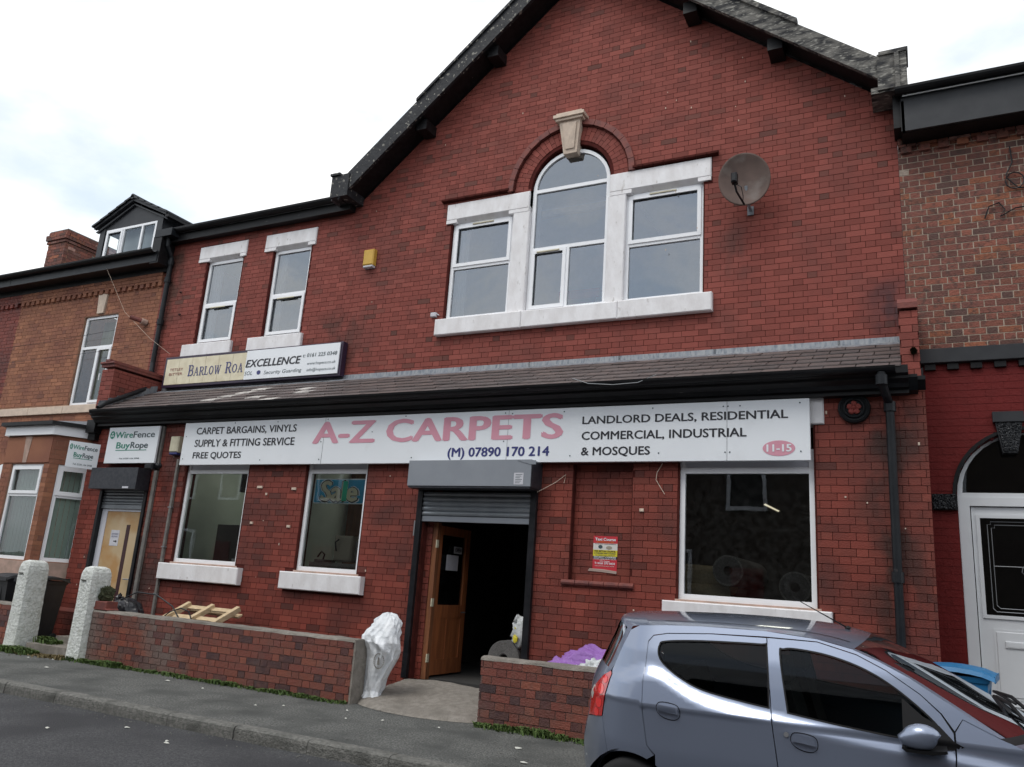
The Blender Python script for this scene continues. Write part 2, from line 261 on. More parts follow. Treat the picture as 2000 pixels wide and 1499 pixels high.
# ---------------------------------------------------------------- mesh helpers
class MB:
    def __init__(s): s.v = []; s.f = []; s.c = []; s.col = (0.3, 0.5, 0, 1)
    def add(s, vs, fs):
        n = len(s.v); s.v += [tuple(p) for p in vs]; s.f += [tuple(i+n for i in f) for f in fs]; s.c += [s.col]*len(vs); return s
    def box(s, x0, x1, y0, y1, z0, z1, back=True):
        vs = [(x0, y0, z0), (x1, y0, z0), (x1, y1, z0), (x0, y1, z0), (x0, y0, z1), (x1, y0, z1), (x1, y1, z1), (x0, y1, z1)]
        fs = [(0, 1, 5, 4), (1, 2, 6, 5), (3, 0, 4, 7), (0, 3, 2, 1), (4, 5, 6, 7)]
        if back: fs.append((2, 3, 7, 6))
        return s.add(vs, fs)
    def rbox(s, x0, x1, y0, y1, z0, z1, r=0.01):           # box with chamfered edges all round its front
        a = [(x0+r, y0, z0+r), (x1-r, y0, z0+r), (x1-r, y0, z1-r), (x0+r, y0, z1-r)]
        b = [(x0, y0+r, z0), (x1, y0+r, z0), (x1, y0+r, z1), (x0, y0+r, z1)]
        c = [(x0, y1, z0), (x1, y1, z0), (x1, y1, z1), (x0, y1, z1)]
        fs = [(0, 1, 2, 3)] + [(4+i, 4+(i+1) % 4, (i+1) % 4, i) for i in range(4)] + [(8+i, 8+(i+1) % 4, 4+(i+1) % 4, 4+i) for i in range(4)] + [(11, 10, 9, 8)]
        return s.add(a+b+c, fs)
    def prism(s, poly, y0, y1, axis='y'):
        n = len(poly)
        if axis == 'y': a = [(p[0], y0, p[1]) for p in poly]; b = [(p[0], y1, p[1]) for p in poly]
        elif axis == 'x': a = [(y0, p[0], p[1]) for p in poly]; b = [(y1, p[0], p[1]) for p in poly]
        else: a = [(p[0], p[1], y0) for p in poly]; b = [(p[0], p[1], y1) for p in poly]
        return s.add(a+b, [tuple(range(n))[::-1], tuple(range(n, 2*n))] + [(i, (i+1) % n, n+(i+1) % n, n+i) for i in range(n)])
    def plate(s, outline, holes, y0, y1, step=None):
        tris, pts = cdt(outline, holes, step)
        a = [(p[0], y0, p[1]) for p in pts]; b = [(p[0], y1, p[1]) for p in pts]; n = len(a)
        fs = list(tris) + [tuple(n+i for i in t[::-1]) for t in tris]
        s.add(a+b, fs)
        for lp in [outline]+list(holes):
            m = len(lp); s.add([(p[0], y0, p[1]) for p in lp]+[(p[0], y1, p[1]) for p in lp], [(i, (i+1) % m, m+(i+1) % m, m+i) for i in range(m)])
        return s
    def tube(s, pts, r, n=8, cap=True):
        P = [Vector(p) for p in pts]; rings = []; up0 = None
        for i, p in enumerate(P):
            d = (P[min(i+1, len(P)-1)]-P[max(i-1, 0)]).normalized()
            if up0 is None: up0 = Vector((0, 0, 1)) if abs(d.z) < 0.9 else Vector((0, 1, 0))
            a = d.cross(up0)
            if a.length < 1e-4: a = d.cross(Vector((1, 0, 0)))
            a.normalize(); b = a.cross(d).normalized(); up0 = b
            rr = r[i] if isinstance(r, (list, tuple)) else r
            rings.append([p+(a*math.cos(t)+b*math.sin(t))*rr for t in [2*math.pi*k/n for k in range(n)]])
        vs = [v for q in rings for v in q]; fs = []
        for i in range(len(P)-1):
            for k in range(n): fs.append((i*n+k, i*n+(k+1) % n, (i+1)*n+(k+1) % n, (i+1)*n+k))
        if cap: fs += [tuple(range(n))[::-1], tuple((len(P)-1)*n+k for k in range(n))]
        return s.add(vs, fs)
    def lathe(s, prof, o, ax='y', n=24):                   # prof: (radius, distance along axis)
        vs = []; o = Vector(o)
        for r_, h_ in prof:
            for k in range(n):
                t = 2*math.pi*k/n; a, b = r_*math.cos(t), r_*math.sin(t)
                vs.append(o+Vector({'y': (a, h_, b), 'z': (a, b, h_), 'x': (h_, a, b)}[ax]))
        fs = []
        for i in range(len(prof)-1):
            for k in range(n): fs.append((i*n+k, i*n+(k+1) % n, (i+1)*n+(k+1) % n, (i+1)*n+k))
        return s.add(vs, fs)
    def blob(s, c, r, n=14, jit=0.15, seed=0, zmin=None, freq=3.0, ridge=0.0):
        rnd = random.Random(seed); ph = [rnd.uniform(0, 6.28) for _ in range(9)]
        vs = []; m = n//2+1
        for i in range(m+1):
            th = math.pi*i/m
            for k in range(n):
                f = 2*math.pi*k/n; d = Vector((math.sin(th)*math.cos(f), math.sin(th)*math.sin(f), math.cos(th)))
                w_ = 1+jit*(math.sin(freq*d.x*2+ph[0])*math.sin(freq*d.z*2.3+ph[1])+0.6*math.sin(freq*4*d.y+ph[2]+3*d.z)+0.5*math.sin(freq*5.1*d.x+ph[3]-4*d.z))
                if ridge: w_ += ridge*((1-2*abs(math.sin(freq*2.1*d.x+freq*1.3*d.z+ph[4]+1.5*math.sin(freq*d.y+ph[5]))))+.7*(1-2*abs(math.sin(freq*3.7*d.x-freq*2.9*d.z+ph[6])))+.5*(1-2*abs(math.sin(freq*6*d.z+freq*4*d.y+ph[7]+2*d.x))))
                p = Vector((c[0]+d.x*r[0]*w_, c[1]+d.y*r[1]*w_, c[2]+d.z*r[2]*w_))
                if zmin is not None: p.z = max(p.z, zmin)
                vs.append(p)
        fs = []
        for i in range(m):
            for k in range(n): fs.append((i*n+k, (i+1)*n+k, (i+1)*n+(k+1) % n, i*n+(k+1) % n))
        return s.add(vs, fs)
    def build(s, name, m, parent=None, smooth=False, kind=None, tint=False, base=None, label=None):
        me = bpy.data.meshes.new(name)
        off = Vector(base)*S if base is not None else (wbase(parent) if parent else Vector((0, 0, 0)))
        me.from_pydata([Vector(p)*S-off for p in s.v], [], s.f)
        if tint:
            a = me.color_attributes.new('tint', 'FLOAT_COLOR', 'POINT'); a.data.foreach_set('color', [x for c in s.c for x in c])
        if smooth: me.polygons.foreach_set('use_smooth', [True]*len(me.polygons))
        me.materials.append(MT[m] if isinstance(m, str) else m)
        o = bpy.data.objects.new(name, me); C.objects.link(o)
        if parent: o.parent = parent
        elif base is not None: o.location = off
        if kind: o['kind'] = kind
        if label: o['label'] = label
        return o
def wbase(o):
    v = Vector((0, 0, 0))
    while o: v += o.location; o = o.parent
    return v
def inpoly(p, poly):
    x, y = p; c = False; j = len(poly)-1
    for i in range(len(poly)):
        if (poly[i][1] > y) != (poly[j][1] > y) and x < (poly[j][0]-poly[i][0])*(y-poly[i][1])/(poly[j][1]-poly[i][1])+poly[i][0]: c = not c
        j = i
    return c
def cdt(outline, holes=(), step=None):
    vs = []; es = []
    for lp in [outline]+list(holes):
        n = len(vs); vs += [Vector(p) for p in lp]; es += [(n+i, n+(i+1) % len(lp)) for i in range(len(lp))]
    if step:
        xs = [p[0] for p in outline]; zs = [p[1] for p in outline]; x = min(xs)+step*.5
        while x < max(xs):
            z = min(zs)+step*.5
            while z < max(zs):
                if inpoly((x, z), outline) and not any(inpoly((x, z), h_) for h_ in holes): vs.append(Vector((x, z)))
                z += step
            x += step
    ov, oe, of = delaunay_2d_cdt(vs, es, [], 0, 1e-5)[:3]
    out = []
    for f in of:
        c = sum((ov[i] for i in f), Vector((0, 0)))/len(f)
        if inpoly(c, outline) and not any(inpoly(c, h_) for h_ in holes): out.append(tuple(f))
    return out, [tuple(p) for p in ov]
def tag(o, label, cat, group=None):
    o['label'] = label; o['category'] = cat
    if group: o['group'] = group
    return o
def thing(name, label, cat, base, group=None):
    o = bpy.data.objects.new(name, None); C.objects.link(o); o.location = Vector(base)*S; o.empty_display_size = 0.3
    return tag(o, label, cat, group)
def struct(o): o['kind'] = 'structure'; return o
def hub(name, parent):                                      # an empty part that carries sub-parts
    o = bpy.data.objects.new(name, None); C.objects.link(o); o.parent = parent; o.empty_display_size = 0.1; return o
def text(body, x0, x1, z0, z1, y, m, parent, bold=0.0, shear=0.0, name='lettering', tf=None, ref=None):
    cu = bpy.data.curves.new('t', 'FONT'); cu.body = body; cu.size = 1; cu.shear = shear; cu.resolution_u = 3
    ob = bpy.data.objects.new('t', cu); C.objects.link(ob)
    bpy.context.view_layer.update()
    me = bpy.data.meshes.new_from_object(ob); bpy.data.objects.remove(ob)
    P = [v.co for v in me.vertices]
    ax0, ax1 = min(p.x for p in P), max(p.x for p in P)
    if ref: az0, az1 = ref
    else: az0, az1 = min(p.y for p in P), max(p.y for p in P)
    fs = [tuple(p.vertices) for p in me.polygons]; b = MB()
    for k, (dx, dz) in enumerate(((0, 0), (1, 0), (-1, 0), (0, .55), (0, -.55)) if bold else ((0, 0),)):   # heavier weight: the outline struck several times
        vs = []
        for p in P:
            u = x0+(p.x+dx*bold-ax0+bold)/(ax1-ax0+2*bold)*(x1-x0); v = z0+(p.y+dz*bold-az0)/(az1-az0)*(z1-z0)
            q = tf(u, v) if tf else (u, y, v); vs.append((q[0], q[1]-k*.0002, q[2]))
        b.add(vs, fs)
    bpy.data.meshes.remove(me); return b.build(name, m, parent)
CAP = (0.0, 0.729)                                          # baseline and cap height of the built-in face
def inview(x, y, z, mg=20):
    d = Vector((x, y, z))-Vector(EYE); t = d.dot(CF)
    if t <= 0.1: return False
    px, py = 1000+1563.67*d.dot(CR)/t, 749.5-1563.67*d.dot(CU)/t
    return -mg < px < 2000+mg and -mg < py < 1499+mg

# ---------------------------------------------------------------- brickwork
CH = 0.0793
def clip_half(poly, a, b, c):                               # keep a*x+b*z<=c
    out = []
    for i in range(len(poly)):
        p, q = poly[i], poly[(i+1) % len(poly)]; dp, dq = a*p[0]+b*p[1]-c, a*q[0]+b*q[1]-c
        if dp <= 0: out.append(p)
        if dp*dq < 0: t = dp/(dp-dq); out.append((p[0]+(q[0]-p[0])*t, p[1]+(q[1]-p[1])*t))
    return out
def lay(x0, x1, z0, z1, opens=(), halves=(), circ=None, P=0.336, j=0.006, ch=CH, zb=0.0, jv=None):
    """rows of bricks as (xa, xb, za, zb, polygon or None, full)"""
    out = []; k = int(math.floor((z0-zb)/ch)); jv = jv or j
    while zb+k*ch < z1-0.004:
        za, zc = max(z0, zb+k*ch), min(z1, zb+(k+1)*ch-j); k += 1
        if zc-za < 0.015: continue
        zm = (za+zc)/2; segs = [(x0, x1)]
        cuts = [(o[0], o[1]) for o in opens if o[2] < zm < o[3]]
        if circ and zm > circ[1] and abs(zm-circ[1]) < circ[2]:
            hw = math.sqrt(circ[2]**2-(zm-circ[1])**2); cuts.append((circ[0]-hw, circ[0]+hw))
        for a, b in cuts:
            ns = []
            for s0, s1 in segs:
                if b <= s0 or a >= s1: ns.append((s0, s1)); continue
                if a > s0: ns.append((s0, a))
                if b < s1: ns.append((b, s1))
            segs = ns
        off = (k % 2)*P/2+random.uniform(-.004, .004)
        for s0, s1 in segs:
            i = math.floor((s0-off)/P)-1; x = off+i*P; L_ = P*2/3
            while x < s1:
                for w_ in (L_, P-L_):
                    xa, xb = max(x, s0), min(x+w_-jv, s1)
                    if xb-xa > 0.018:
                        full = xa == x and xb == x+w_-jv and zc-za > ch*.85
                        poly = None
                        if halves:
                            poly = [(xa, za), (xb, za), (xb, zc), (xa, zc)]
                            for h_ in halves:
                                poly = clip_half(poly, *h_)
                                if len(poly) < 3: break
                            if len(poly) < 3: x += w_; continue
                            if len(poly) == 4 and abs(sum(p[0] for p in poly)-2*(xa+xb)) < 1e-6 and abs(sum(p[1] for p in poly)-2*(za+zc)) < 1e-6: poly = None
                            else: full = False
                        out.append((xa, xb, za, zc, poly, full, w_ == L_))
                    x += w_
    return out
def tintc(rnd=random): return (rnd.random(), rnd.random(), 0, 1)
class Bricks:
    """collects bricks of one wall face, keeps the nearest in view as parts and joins the rest"""
    def __init__(s, parent, m, depth=0.10): s.p = parent; s.m = m; s.d = depth; s.items = []
    def add(s, rows, y, tf=None, hide=()):
        for r_ in rows: s.items.append((r_, y+random.uniform(-.0025, .0015), tf, tuple(hide)))
    def finish(s, n=300, name='brick'):
        cand = []
        for i, (r_, y, tf, hide) in enumerate(s.items):
            if not r_[5] or tf: continue
            xm, zm = (r_[0]+r_[1])/2, (r_[2]+r_[3])/2
            if not inview(xm, y, zm, 0) or any(h_[0] < xm < h_[1] and h_[2] < zm < h_[3] for h_ in hide): continue
            d = math.sqrt(xm*xm+y*y+(zm-EYE[2])**2); cand.append((-(r_[1]-r_[0])/d/d*(y/d), i))
        cand.sort(); pick = set(i for _, i in cand[:n]); cache = {}; b = MB()
        for i, (r_, y, tf, hide) in enumerate(s.items):
            xa, xb, za, zc, poly, full, st = r_
            if i in pick:
                key = (round(xb-xa, 4), round(zc-za, 4), random.randrange(9))
                if key not in cache:
                    q = MB(); q.col = ((key[2]+.5)/9*.999 if key[2] < 8 else .9, random.random(), 0, 1); q.box(0, xb-xa, 0, s.d, 0, zc-za)
                    o = q.build(name, s.m, s.p, tint=True, base=(0, 0, 0)); cache[key] = o.data
                else:
                    o = bpy.data.objects.new(name, cache[key]); C.objects.link(o); o.parent = s.p
                o.location = Vector((xa, y, za))*S-wbase(s.p)
                continue
            b.col = tintc()
            if tf:
                q = MB(); q.box(xa, xb, 0, s.d, za, zc, back=False)
                b.add([tf(*v) for v in q.v], q.f)
            elif poly: b.prism(poly, y, y+s.d)
            else: b.box(xa, xb, y, y+s.d, za, zc, back=False)
        if b.v: b.build('brickwork', s.m, s.p, tint=True, kind='stuff')
def rect(x0, x1, z0, z1): return [(x0, z0), (x1, z0), (x1, z1), (x0, z1)]

def sash(parent, x0, x1, z0, z1, y, bars_z=(), bars_x=(), fr=0.055, gmat='glass_upper', arch=None, sashes=(), vents=(), top_panel=None, d=0.06):
    """one uPVC window: a part 'window' with frame, panes, opening sashes and trickle vents below it"""
    wd = hub('window', parent); f = MB()
    out = rect(x0, x1, z0, z1); hol = []
    if arch:
        cx, zc, r0 = arch; n = 20
        out = [(x0, z0), (x1, z0), (x1, zc)]+[(cx+(x1-cx)*math.cos(t), zc+(r0)*math.sin(t)) for t in [math.pi*i/n for i in range(1, n)]]+[(x0, zc)]
    zs = [z0+fr]+[v for bz in bars_z for v in (bz-fr*.5, bz+fr*.5)]+[(zc-fr*.5 if arch else z1-fr)]
    for i in range(0, len(zs), 2):
        xs = [x0+fr]
        for bx, zlo, zhi in bars_x:
            if zlo <= (zs[i]+zs[i+1])/2 <= zhi: xs += [bx-fr*.5, bx+fr*.5]
        xs.append(x1-fr)
        for k in range(0, len(xs), 2): hol.append(rect(xs[k], xs[k+1], zs[i], zs[i+1]))
    if arch:
        rx, rz = (x1-x0)/2-fr, r0-fr; hol.append([(cx+rx*math.cos(t), zc+fr*.5+(rz-fr*.5)*math.sin(t)) for t in [math.pi*i/20 for i in range(21)]])
    f.plate(out, hol, y, y+d); f.build('frame', 'upvc_white', wd)
    sx = {}
    for i, h_ in enumerate(hol):
        if i in sashes:
            a, b_, c, e = h_[0][0]-.012, h_[1][0]+.012, h_[0][1]-.012, h_[2][1]+.012
            q = MB(); q.plate(rect(a, b_, c, e), [rect(a+fr*.95, b_-fr*.95, c+fr*.95, e-fr*.95)], y-.018, y+.004); q.build('sash', 'upvc_white', wd)
            h_ = rect(a+fr*.9, b_-fr*.9, c+fr*.9, e-fr*.9)
        if top_panel is not None and i == top_panel:
            q = MB(); q.box(h_[0][0]-.005, h_[1][0]+.005, y+.02, y+.035, h_[0][1]-.005, h_[2][1]+.005); q.build('panel', 'upvc_panel', wd); continue
        q = MB(); e = .006
        cx_ = sum(p[0] for p in h_)/len(h_); cz_ = sum(p[1] for p in h_)/len(h_)
        pl = [(p[0]+(e if p[0] > cx_ else -e), p[1]+(e if p[1] > cz_ else -e)) for p in h_]
        q.add([(p[0], y+.028, p[1]) for p in pl], [tuple(range(len(pl)))]); q.build('pane', gmat, wd)
    for vx0, vx1, vz in vents:
        q = MB(); q.rbox(vx0, vx1, y-.034, y-.017, vz-.011, vz+.011, .004); q.build('vent', 'alarm_cream', wd)
    return wd

# ---------------------------------------------------------------- setting: road, kerb, pavement, yards
def slab(name, x0, x1, y0, y1, z, m, t=0.3, nx=1, ny=1, wob=0.0):
    b = MB(); vs = []; fs = []
    for j in range(ny+1):
        for i in range(nx+1):
            vs.append((x0+(x1-x0)*i/nx, y0+(y1-y0)*j/ny, z+(random.uniform(-wob, wob) if wob else 0)))
    for j in range(ny):
        for i in range(nx): q = j*(nx+1)+i; fs.append((q, q+1, q+nx+2, q+nx+1))
    b.add(vs, fs); o = b.build(name, m, base=(x0, y0, z)); return struct(o)
slab('ground', -900, 900, -900, 900, -0.45, 'yard_dirt')
slab('road', -120, 120, -3.6, 5.83, -0.105, 'asphalt_road', nx=240, ny=12, wob=.003)
slab('pavement', -120, 120, 5.93, 7.80, 0.0, 'asphalt_path', nx=300, ny=8, wob=.004)
kr = bpy.data.objects.new('kerb', None); C.objects.link(kr); kr.location = Vector((-4, 5.88, 0))*S; kr['kind'] = 'structure'
km = None
for i in range(-34, 15):
    x = i*.845+.31
    if km is None:
        b = MB(); b.prism([(5.818, -.3), (5.958, -.3), (5.958, .006), (5.848, .006), (5.828, -.010), (5.822, -.04)], 0, .838, axis='x')
        o = b.build('kerbstone', 'kerb_concrete', kr); km = o.data; first = o; o.location = Vector((x+0, random.uniform(-.004, .004), random.uniform(-.003, .003)))*S
    else:
        o = bpy.data.objects.new('kerbstone', km); C.objects.link(o); o.parent = kr; o.location = Vector((x, random.uniform(-.006, .006), random.uniform(-.004, .003)))*S
slab('opposite_pavement', -60, 60, -5.6, -3.6, 0.0, 'asphalt_path')
slab('forecourt', -12.6, -5.79, 7.72, 8.9, 0.035, 'yard_dirt', nx=60, ny=6, wob=.012)
slab('forecourt', -4.17, 0.1, 7.72, 8.9, 0.035, 'yard_dirt', nx=40, ny=6, wob=.012)
slab('front_yard', -22, -12.6, 7.72, 9.9, 0.06, 'yard_dirt', nx=30, ny=6, wob=.012)
slab('right_yard', 0.1, 6, 7.72, 9.9, 0.05, 'yard_dirt', nx=10, ny=4, wob=.01)
# concrete ramp up to the shop door
b = MB(); vs = []; fs = []; nx, ny = 26, 14
for j in range(ny+1):
    v = j/ny
    for i in range(nx+1):
        u = i/nx; xl = -5.78+.0*v; xr = -4.17
        yf = 7.74-.24*math.sin(math.pi*min(1, u*1.05))**.7*(1-v)+.10*(1-u)*(1-v)
        y = yf+(8.80-yf)*v
        z = .012+.20*v**.8+.012*math.sin(u*9+v*5)*(v > 0)+random.uniform(-.003, .003)
        if j == 0: z = .002
        vs.append((xl+(xr-xl)*u, y, z))
for j in range(ny):
    for i in range(nx): q = j*(nx+1)+i; fs.append((q, q+1, q+nx+2, q+nx+1))
b.add(vs, fs); struct(b.build('concrete_ramp', 'ramp_concrete', base=(-5, 7.7, 0)))
b = MB(); b.box(-11.60, -10.45, 7.70, 8.75, -.05, .13); b.box(-11.55, -10.5, 8.1, 8.78, .13, .22); struct(b.build('entrance_path', 'ramp_concrete', base=(-11, 7.7, 0)))

# ---------------------------------------------------------------- the shop building
U, L = 9.80, 8.80
shop = thing('shop_building', 'long red brick shop building with big gable, arched window and slate pent roof', 'building', (-4.3, 8.8, 0))
APX, APZ = -4.27, 10.86
KL, KR = .845, .80                        # slopes of the gable, left and right
def gz(x): return APZ-(KL*(APX-x) if x < APX else KR*(x-APX))
upo = [(-11.75, -10.80, 5.22, 6.90), (-11.95, -10.75, 6.885, 7.20), (-11.97, -10.74, 5.01, 5.25),
       (-10.11, -9.20, 5.22, 6.90), (-10.30, -9.13, 6.885, 7.20), (-10.35, -9.14, 5.00, 5.25),
       (-6.40, -2.40, 5.15, 6.90), (-6.48, -5.03, 6.80, 7.17), (-3.76, -2.30, 6.80, 7.20), (-5.03, -3.76, 5.15, 7.20), (-6.48, -2.28, 4.98, 5.20)]
bk = Bricks(shop, 'brick_red')
halves = [(KR, 1, APZ+KR*APX+.02), (-KL, 1, APZ-KL*APX+.02)]
bk.add(lay(-12.86, -8.32, 4.30, 7.45, upo), U)
bk.add(lay(-8.32, -0.05, 4.30, 10.9, upo, halves=halves, circ=(-4.395, 7.20, .965)), U, hide=((-2.3, -1.4, 6.1, 7.1),))
# window reveals are the brick ends; mortar slab behind, with the same openings
mo = [(-12.86, 4.2), (-0.05, 4.2), (-0.05, gz(-.05)-.02), (APX, APZ-.02), (-8.32, gz(-8.32)-.02), (-8.32, 7.45), (-12.86, 7.45)]
def arc(cx, cz, r, n=16, a0=0, a1=math.pi): return [(cx+r*math.cos(a0+(a1-a0)*i/n), cz+r*math.sin(a0+(a1-a0)*i/n)) for i in range(n+1)]
b = MB(); b.plate(mo, [rect(-11.73, -10.83, 5.26, 6.93), rect(-10.09, -9.23, 5.26, 6.93),
    [(-6.38, 5.2), (-2.42, 5.2), (-2.42, 6.93), (-3.76, 6.93), (-3.76, 7.2)]+arc(-4.395, 7.2, .63, 14)[1:-1]+[(-5.03, 7.2), (-5.03, 6.93), (-6.38, 6.93)]], U+.005, U+.16)
b.build('mortar', 'mortar_red', shop)
b = MB(); b.box(-12.86, -12.7, U+.16, 16, 0, 7.4); b.box(-.2, -.05, U+.16, 16, 0, 7.4)
b.prism([(-8.32, 4.2), (-.05, 4.2), (-.05, gz(-.05)-.1), (APX, APZ-.1), (-8.32, gz(-8.32)-.1)], 16, 16.1); b.box(-12.86, -8.32, 16, 16.1, 0, 7.4); b.build('back_wall', 'mortar_red', shop)

# gabled and lean roofs
b = MB()
for (x0, z0_, x1, z1_) in ((-8.58, gz(-8.58)+.26, APX, APZ+.28), (APX, APZ+.28, -.1, gz(-.1)+.22)):
    b.add([(x0, U-.38, z0_), (x1, U-.38, z1_), (x1, 16.2, z1_), (x0, 16.2, z0_), (x0, U-.38, z0_-.06), (x1, U-.38, z1_-.06), (x1, 16.2, z1_-.06), (x0, 16.2, z0_-.06)], [(0, 1, 2, 3), (7, 6, 5, 4), (0, 4, 5, 1), (3, 2, 6, 7)])
b.add([(-12.9, U-.15, 7.58), (-8.32, U-.15, 7.58), (-8.32, 13.5, 8.35), (-12.9, 13.5, 8.35)], [(0, 1, 2, 3)])
b.build('roof', 'roof_slate_dark', shop)
def board(name, pts, y0, y1, m):
    q = MB(); q.prism(pts, y0, y1); return q.build(name, m, shop)
YB = U-.40
board('bargeboard', [(-8.40, gz(-8.40)+.02), (APX, APZ+.02), (APX, APZ+.36), (-8.40, gz(-8.40)+.37)], YB-.03, YB+.03, 'peeling_board')
board('bargeboard', [(APX, APZ+.02), (-0.20, gz(-.20)+.0), (-0.20, gz(-.20)+.30), (APX, APZ+.33)], YB-.03, YB+.03, 'weathered_board')
board('capping_board', [(APX, APZ+.30), (-1.12, gz(-1.12)+.29), (-1.12, gz(-1.12)+.37), (APX, APZ+.39)], YB-.07, YB+.02, 'weathered_board')
board('capping_board', [(APX, APZ+.33), (-7.0, gz(-7.0)+.35), (-7.0, gz(-7.0)+.40), (APX, APZ+.40)], YB-.06, YB+.02, 'peeling_board')
q = MB()
for s_, x0, x1, k0 in ((0, -8.4, APX, 0), (1, APX, -.2, 0)):
    q.add([(x0, YB+.03, gz(x0)+.06), (x1, YB+.03, gz(x1)+.06), (x1, U+.0, gz(x1)+.06), (x0, U+.0, gz(x0)+.06), (x0, YB+.03, gz(x0)+.12), (x1, YB+.03, gz(x1)+.12), (x1, U, gz(x1)+.12), (x0, U, gz(x0)+.12)], [(0, 1, 2, 3), (7, 6, 5, 4)])
q.build('soffit', 'black_gloss_paint', shop)
for px in (-5.72, -6.95, -2.56, -1.42):                      # purlin ends under the verge
    q = MB(); z_ = gz(px); q.prism([(px-.10, z_-.13), (px+.09, z_-.13), (px+.09, z_+.05), (px-.10, z_+.05)], YB+.10, U+.02); q.build('purlin_end', 'black_gloss_paint', shop)
q = MB(); q.box(-.22, .10, YB-.05, YB+.12, 7.44, 7.93); q.box(-.20, .12, YB-.07, YB+.3, 7.90, 7.95); q.box(-.03, .02, YB-.075, YB-.03, 7.42, 7.90); q.box(-.30, .02, YB-.02, U, 7.42, 7.5); q.build('kneeler_box', 'weathered_board', shop)
q = MB(); q.box(-8.56, -8.20, YB-.05, U, 7.44, 7.84); q.box(-8.58, -8.38, YB-.08, U, 7.83, 7.87); q.build('kneeler_box', 'peeling_board', shop)
# eaves of the left wing
def gutter(parent, x0, x1, y, z, r=.065, m='black_gloss_paint', name='gutter'):
    q = MB(); n = 8; vs = []; fs = []
    for x in (x0, x1):
        for rr in (r, r-.008):
            for k in range(n+1): t = math.pi+math.pi*k/n; vs.append((x, y+rr*math.cos(t), z+rr*math.sin(t)))
    m_ = n+1
    for k in range(n): fs += [(k, k+1, 2*m_+k+1, 2*m_+k), (m_+k, 3*m_+k, 3*m_+k+1, m_+k+1), (k, m_+k, m_+k+1, k+1), (2*m_+k, 2*m_+k+1, 3*m_+k+1, 3*m_+k)]
    fs += [(0, 2*m_, 3*m_, m_), (n, m_+n, 3*m_+n, 2*m_+n)]
    q.add(vs, fs); return q.build(name, m, parent, smooth=False)
q = MB(); q.box(-12.85, -8.34, U-.16, U-.02, 7.34, 7.50); q.build('fascia', 'black_gloss_paint', shop)
gutter(shop, -12.9, -8.22, U-.22, 7.56, .075)
q = MB(); q.box(-12.93, -12.70, U-.33, U-.01, 6.87, 7.42); q.build('eaves_return', 'black_gloss_paint', shop)
q = MB(); q.box(-12.88, -8.30, U-.24, U-.1, 7.56, 7.60); q.build('eaves_slates', 'roof_slate_dark', shop)

# white stone dressings
def stone(name, x0, x1, z0, z1, y=U-.03, d=.2, m='white_masonry', r=.012):
    q = MB(); q.rbox(x0, x1, y, y+d, z0, z1, r); return q.build(name, m, shop)
def lintel(x0, x1, z0, z1, wx0, wx1, y=U-.03):
    q = MB(); c = .07                                        # stopped chamfer cut from the lower front arris
    q.rbox(x0, x1, y, y+.2, z0+.055, z1, .012); q.box(x0+.003, wx0+.07, y+.002, y+.2, z0, z0+.055); q.box(wx1-.07, x1-.003, y+.002, y+.2, z0, z0+.055)
    q.add([(wx0+.07, y+.003, z0+.055), (wx1-.07, y+.003, z0+.055), (wx1-.07, y+.07, z0+.005), (wx0+.07, y+.07, z0+.005)], [(0, 1, 2, 3)])
    q.box(wx0+.07, wx1-.07, y+.07, y+.2, z0+.005, z0+.055)
    return q.build('lintel', 'white_masonry', shop)
lintel(-11.95, -10.75, 6.88, 7.19, -11.73, -10.82); lintel(-10.30, -9.13, 6.88, 7.20, -10.10, -9.22)
stone('sill', -11.98, -10.75, 5.01, 5.255, U-.06, .2); stone('sill', -10.36, -9.14, 5.00, 5.26, U-.06, .2)
lintel(-6.48, -5.03, 6.84, 7.17, -6.36, -5.30); lintel(-3.76, -2.31, 6.86, 7.20, -3.50, -2.42)
stone('mullion', -5.29, -5.015, 5.235, 6.84, U-.028); stone('mullion', -3.775, -3.51, 5.235, 6.86, U-.028)
stone('sill', -6.48, -5.02, 4.98, 5.235, U-.09, .25); stone('sill', -5.015, -3.56, 4.982, 5.232, U-.09, .25); stone('sill', -3.555, -2.28, 4.98, 5.235, U-.09, .25)
# windows of the upper floor
sash(shop, -11.72, -10.83, 5.26, 6.88, U+.05, bars_z=(6.03,), sashes=(0,), vents=((-11.50, -11.13, 5.955),))
sash(shop, -10.08, -9.23, 5.27, 6.88, U+.05, bars_z=(6.04,), sashes=(0,), vents=((-9.88, -9.50, 5.965),))
sash(shop, -6.37, -5.295, 5.245, 6.85, U+.05, bars_z=(6.10,), sashes=(1,), vents=((-6.02, -5.65, 6.80),))
sash(shop, -3.52, -2.415, 5.245, 6.87, U+.05, bars_z=(6.09,), sashes=(1,), vents=((-3.18, -2.80, 6.82),))
sash(shop, -5.01, -3.78, 5.245, 7.77, U+.05, bars_z=(6.22,), bars_x=((-4.40, 5, 6.2),), arch=(-4.395, 7.17, .60), sashes=(0,), vents=((-4.88, -4.52, 6.17),))
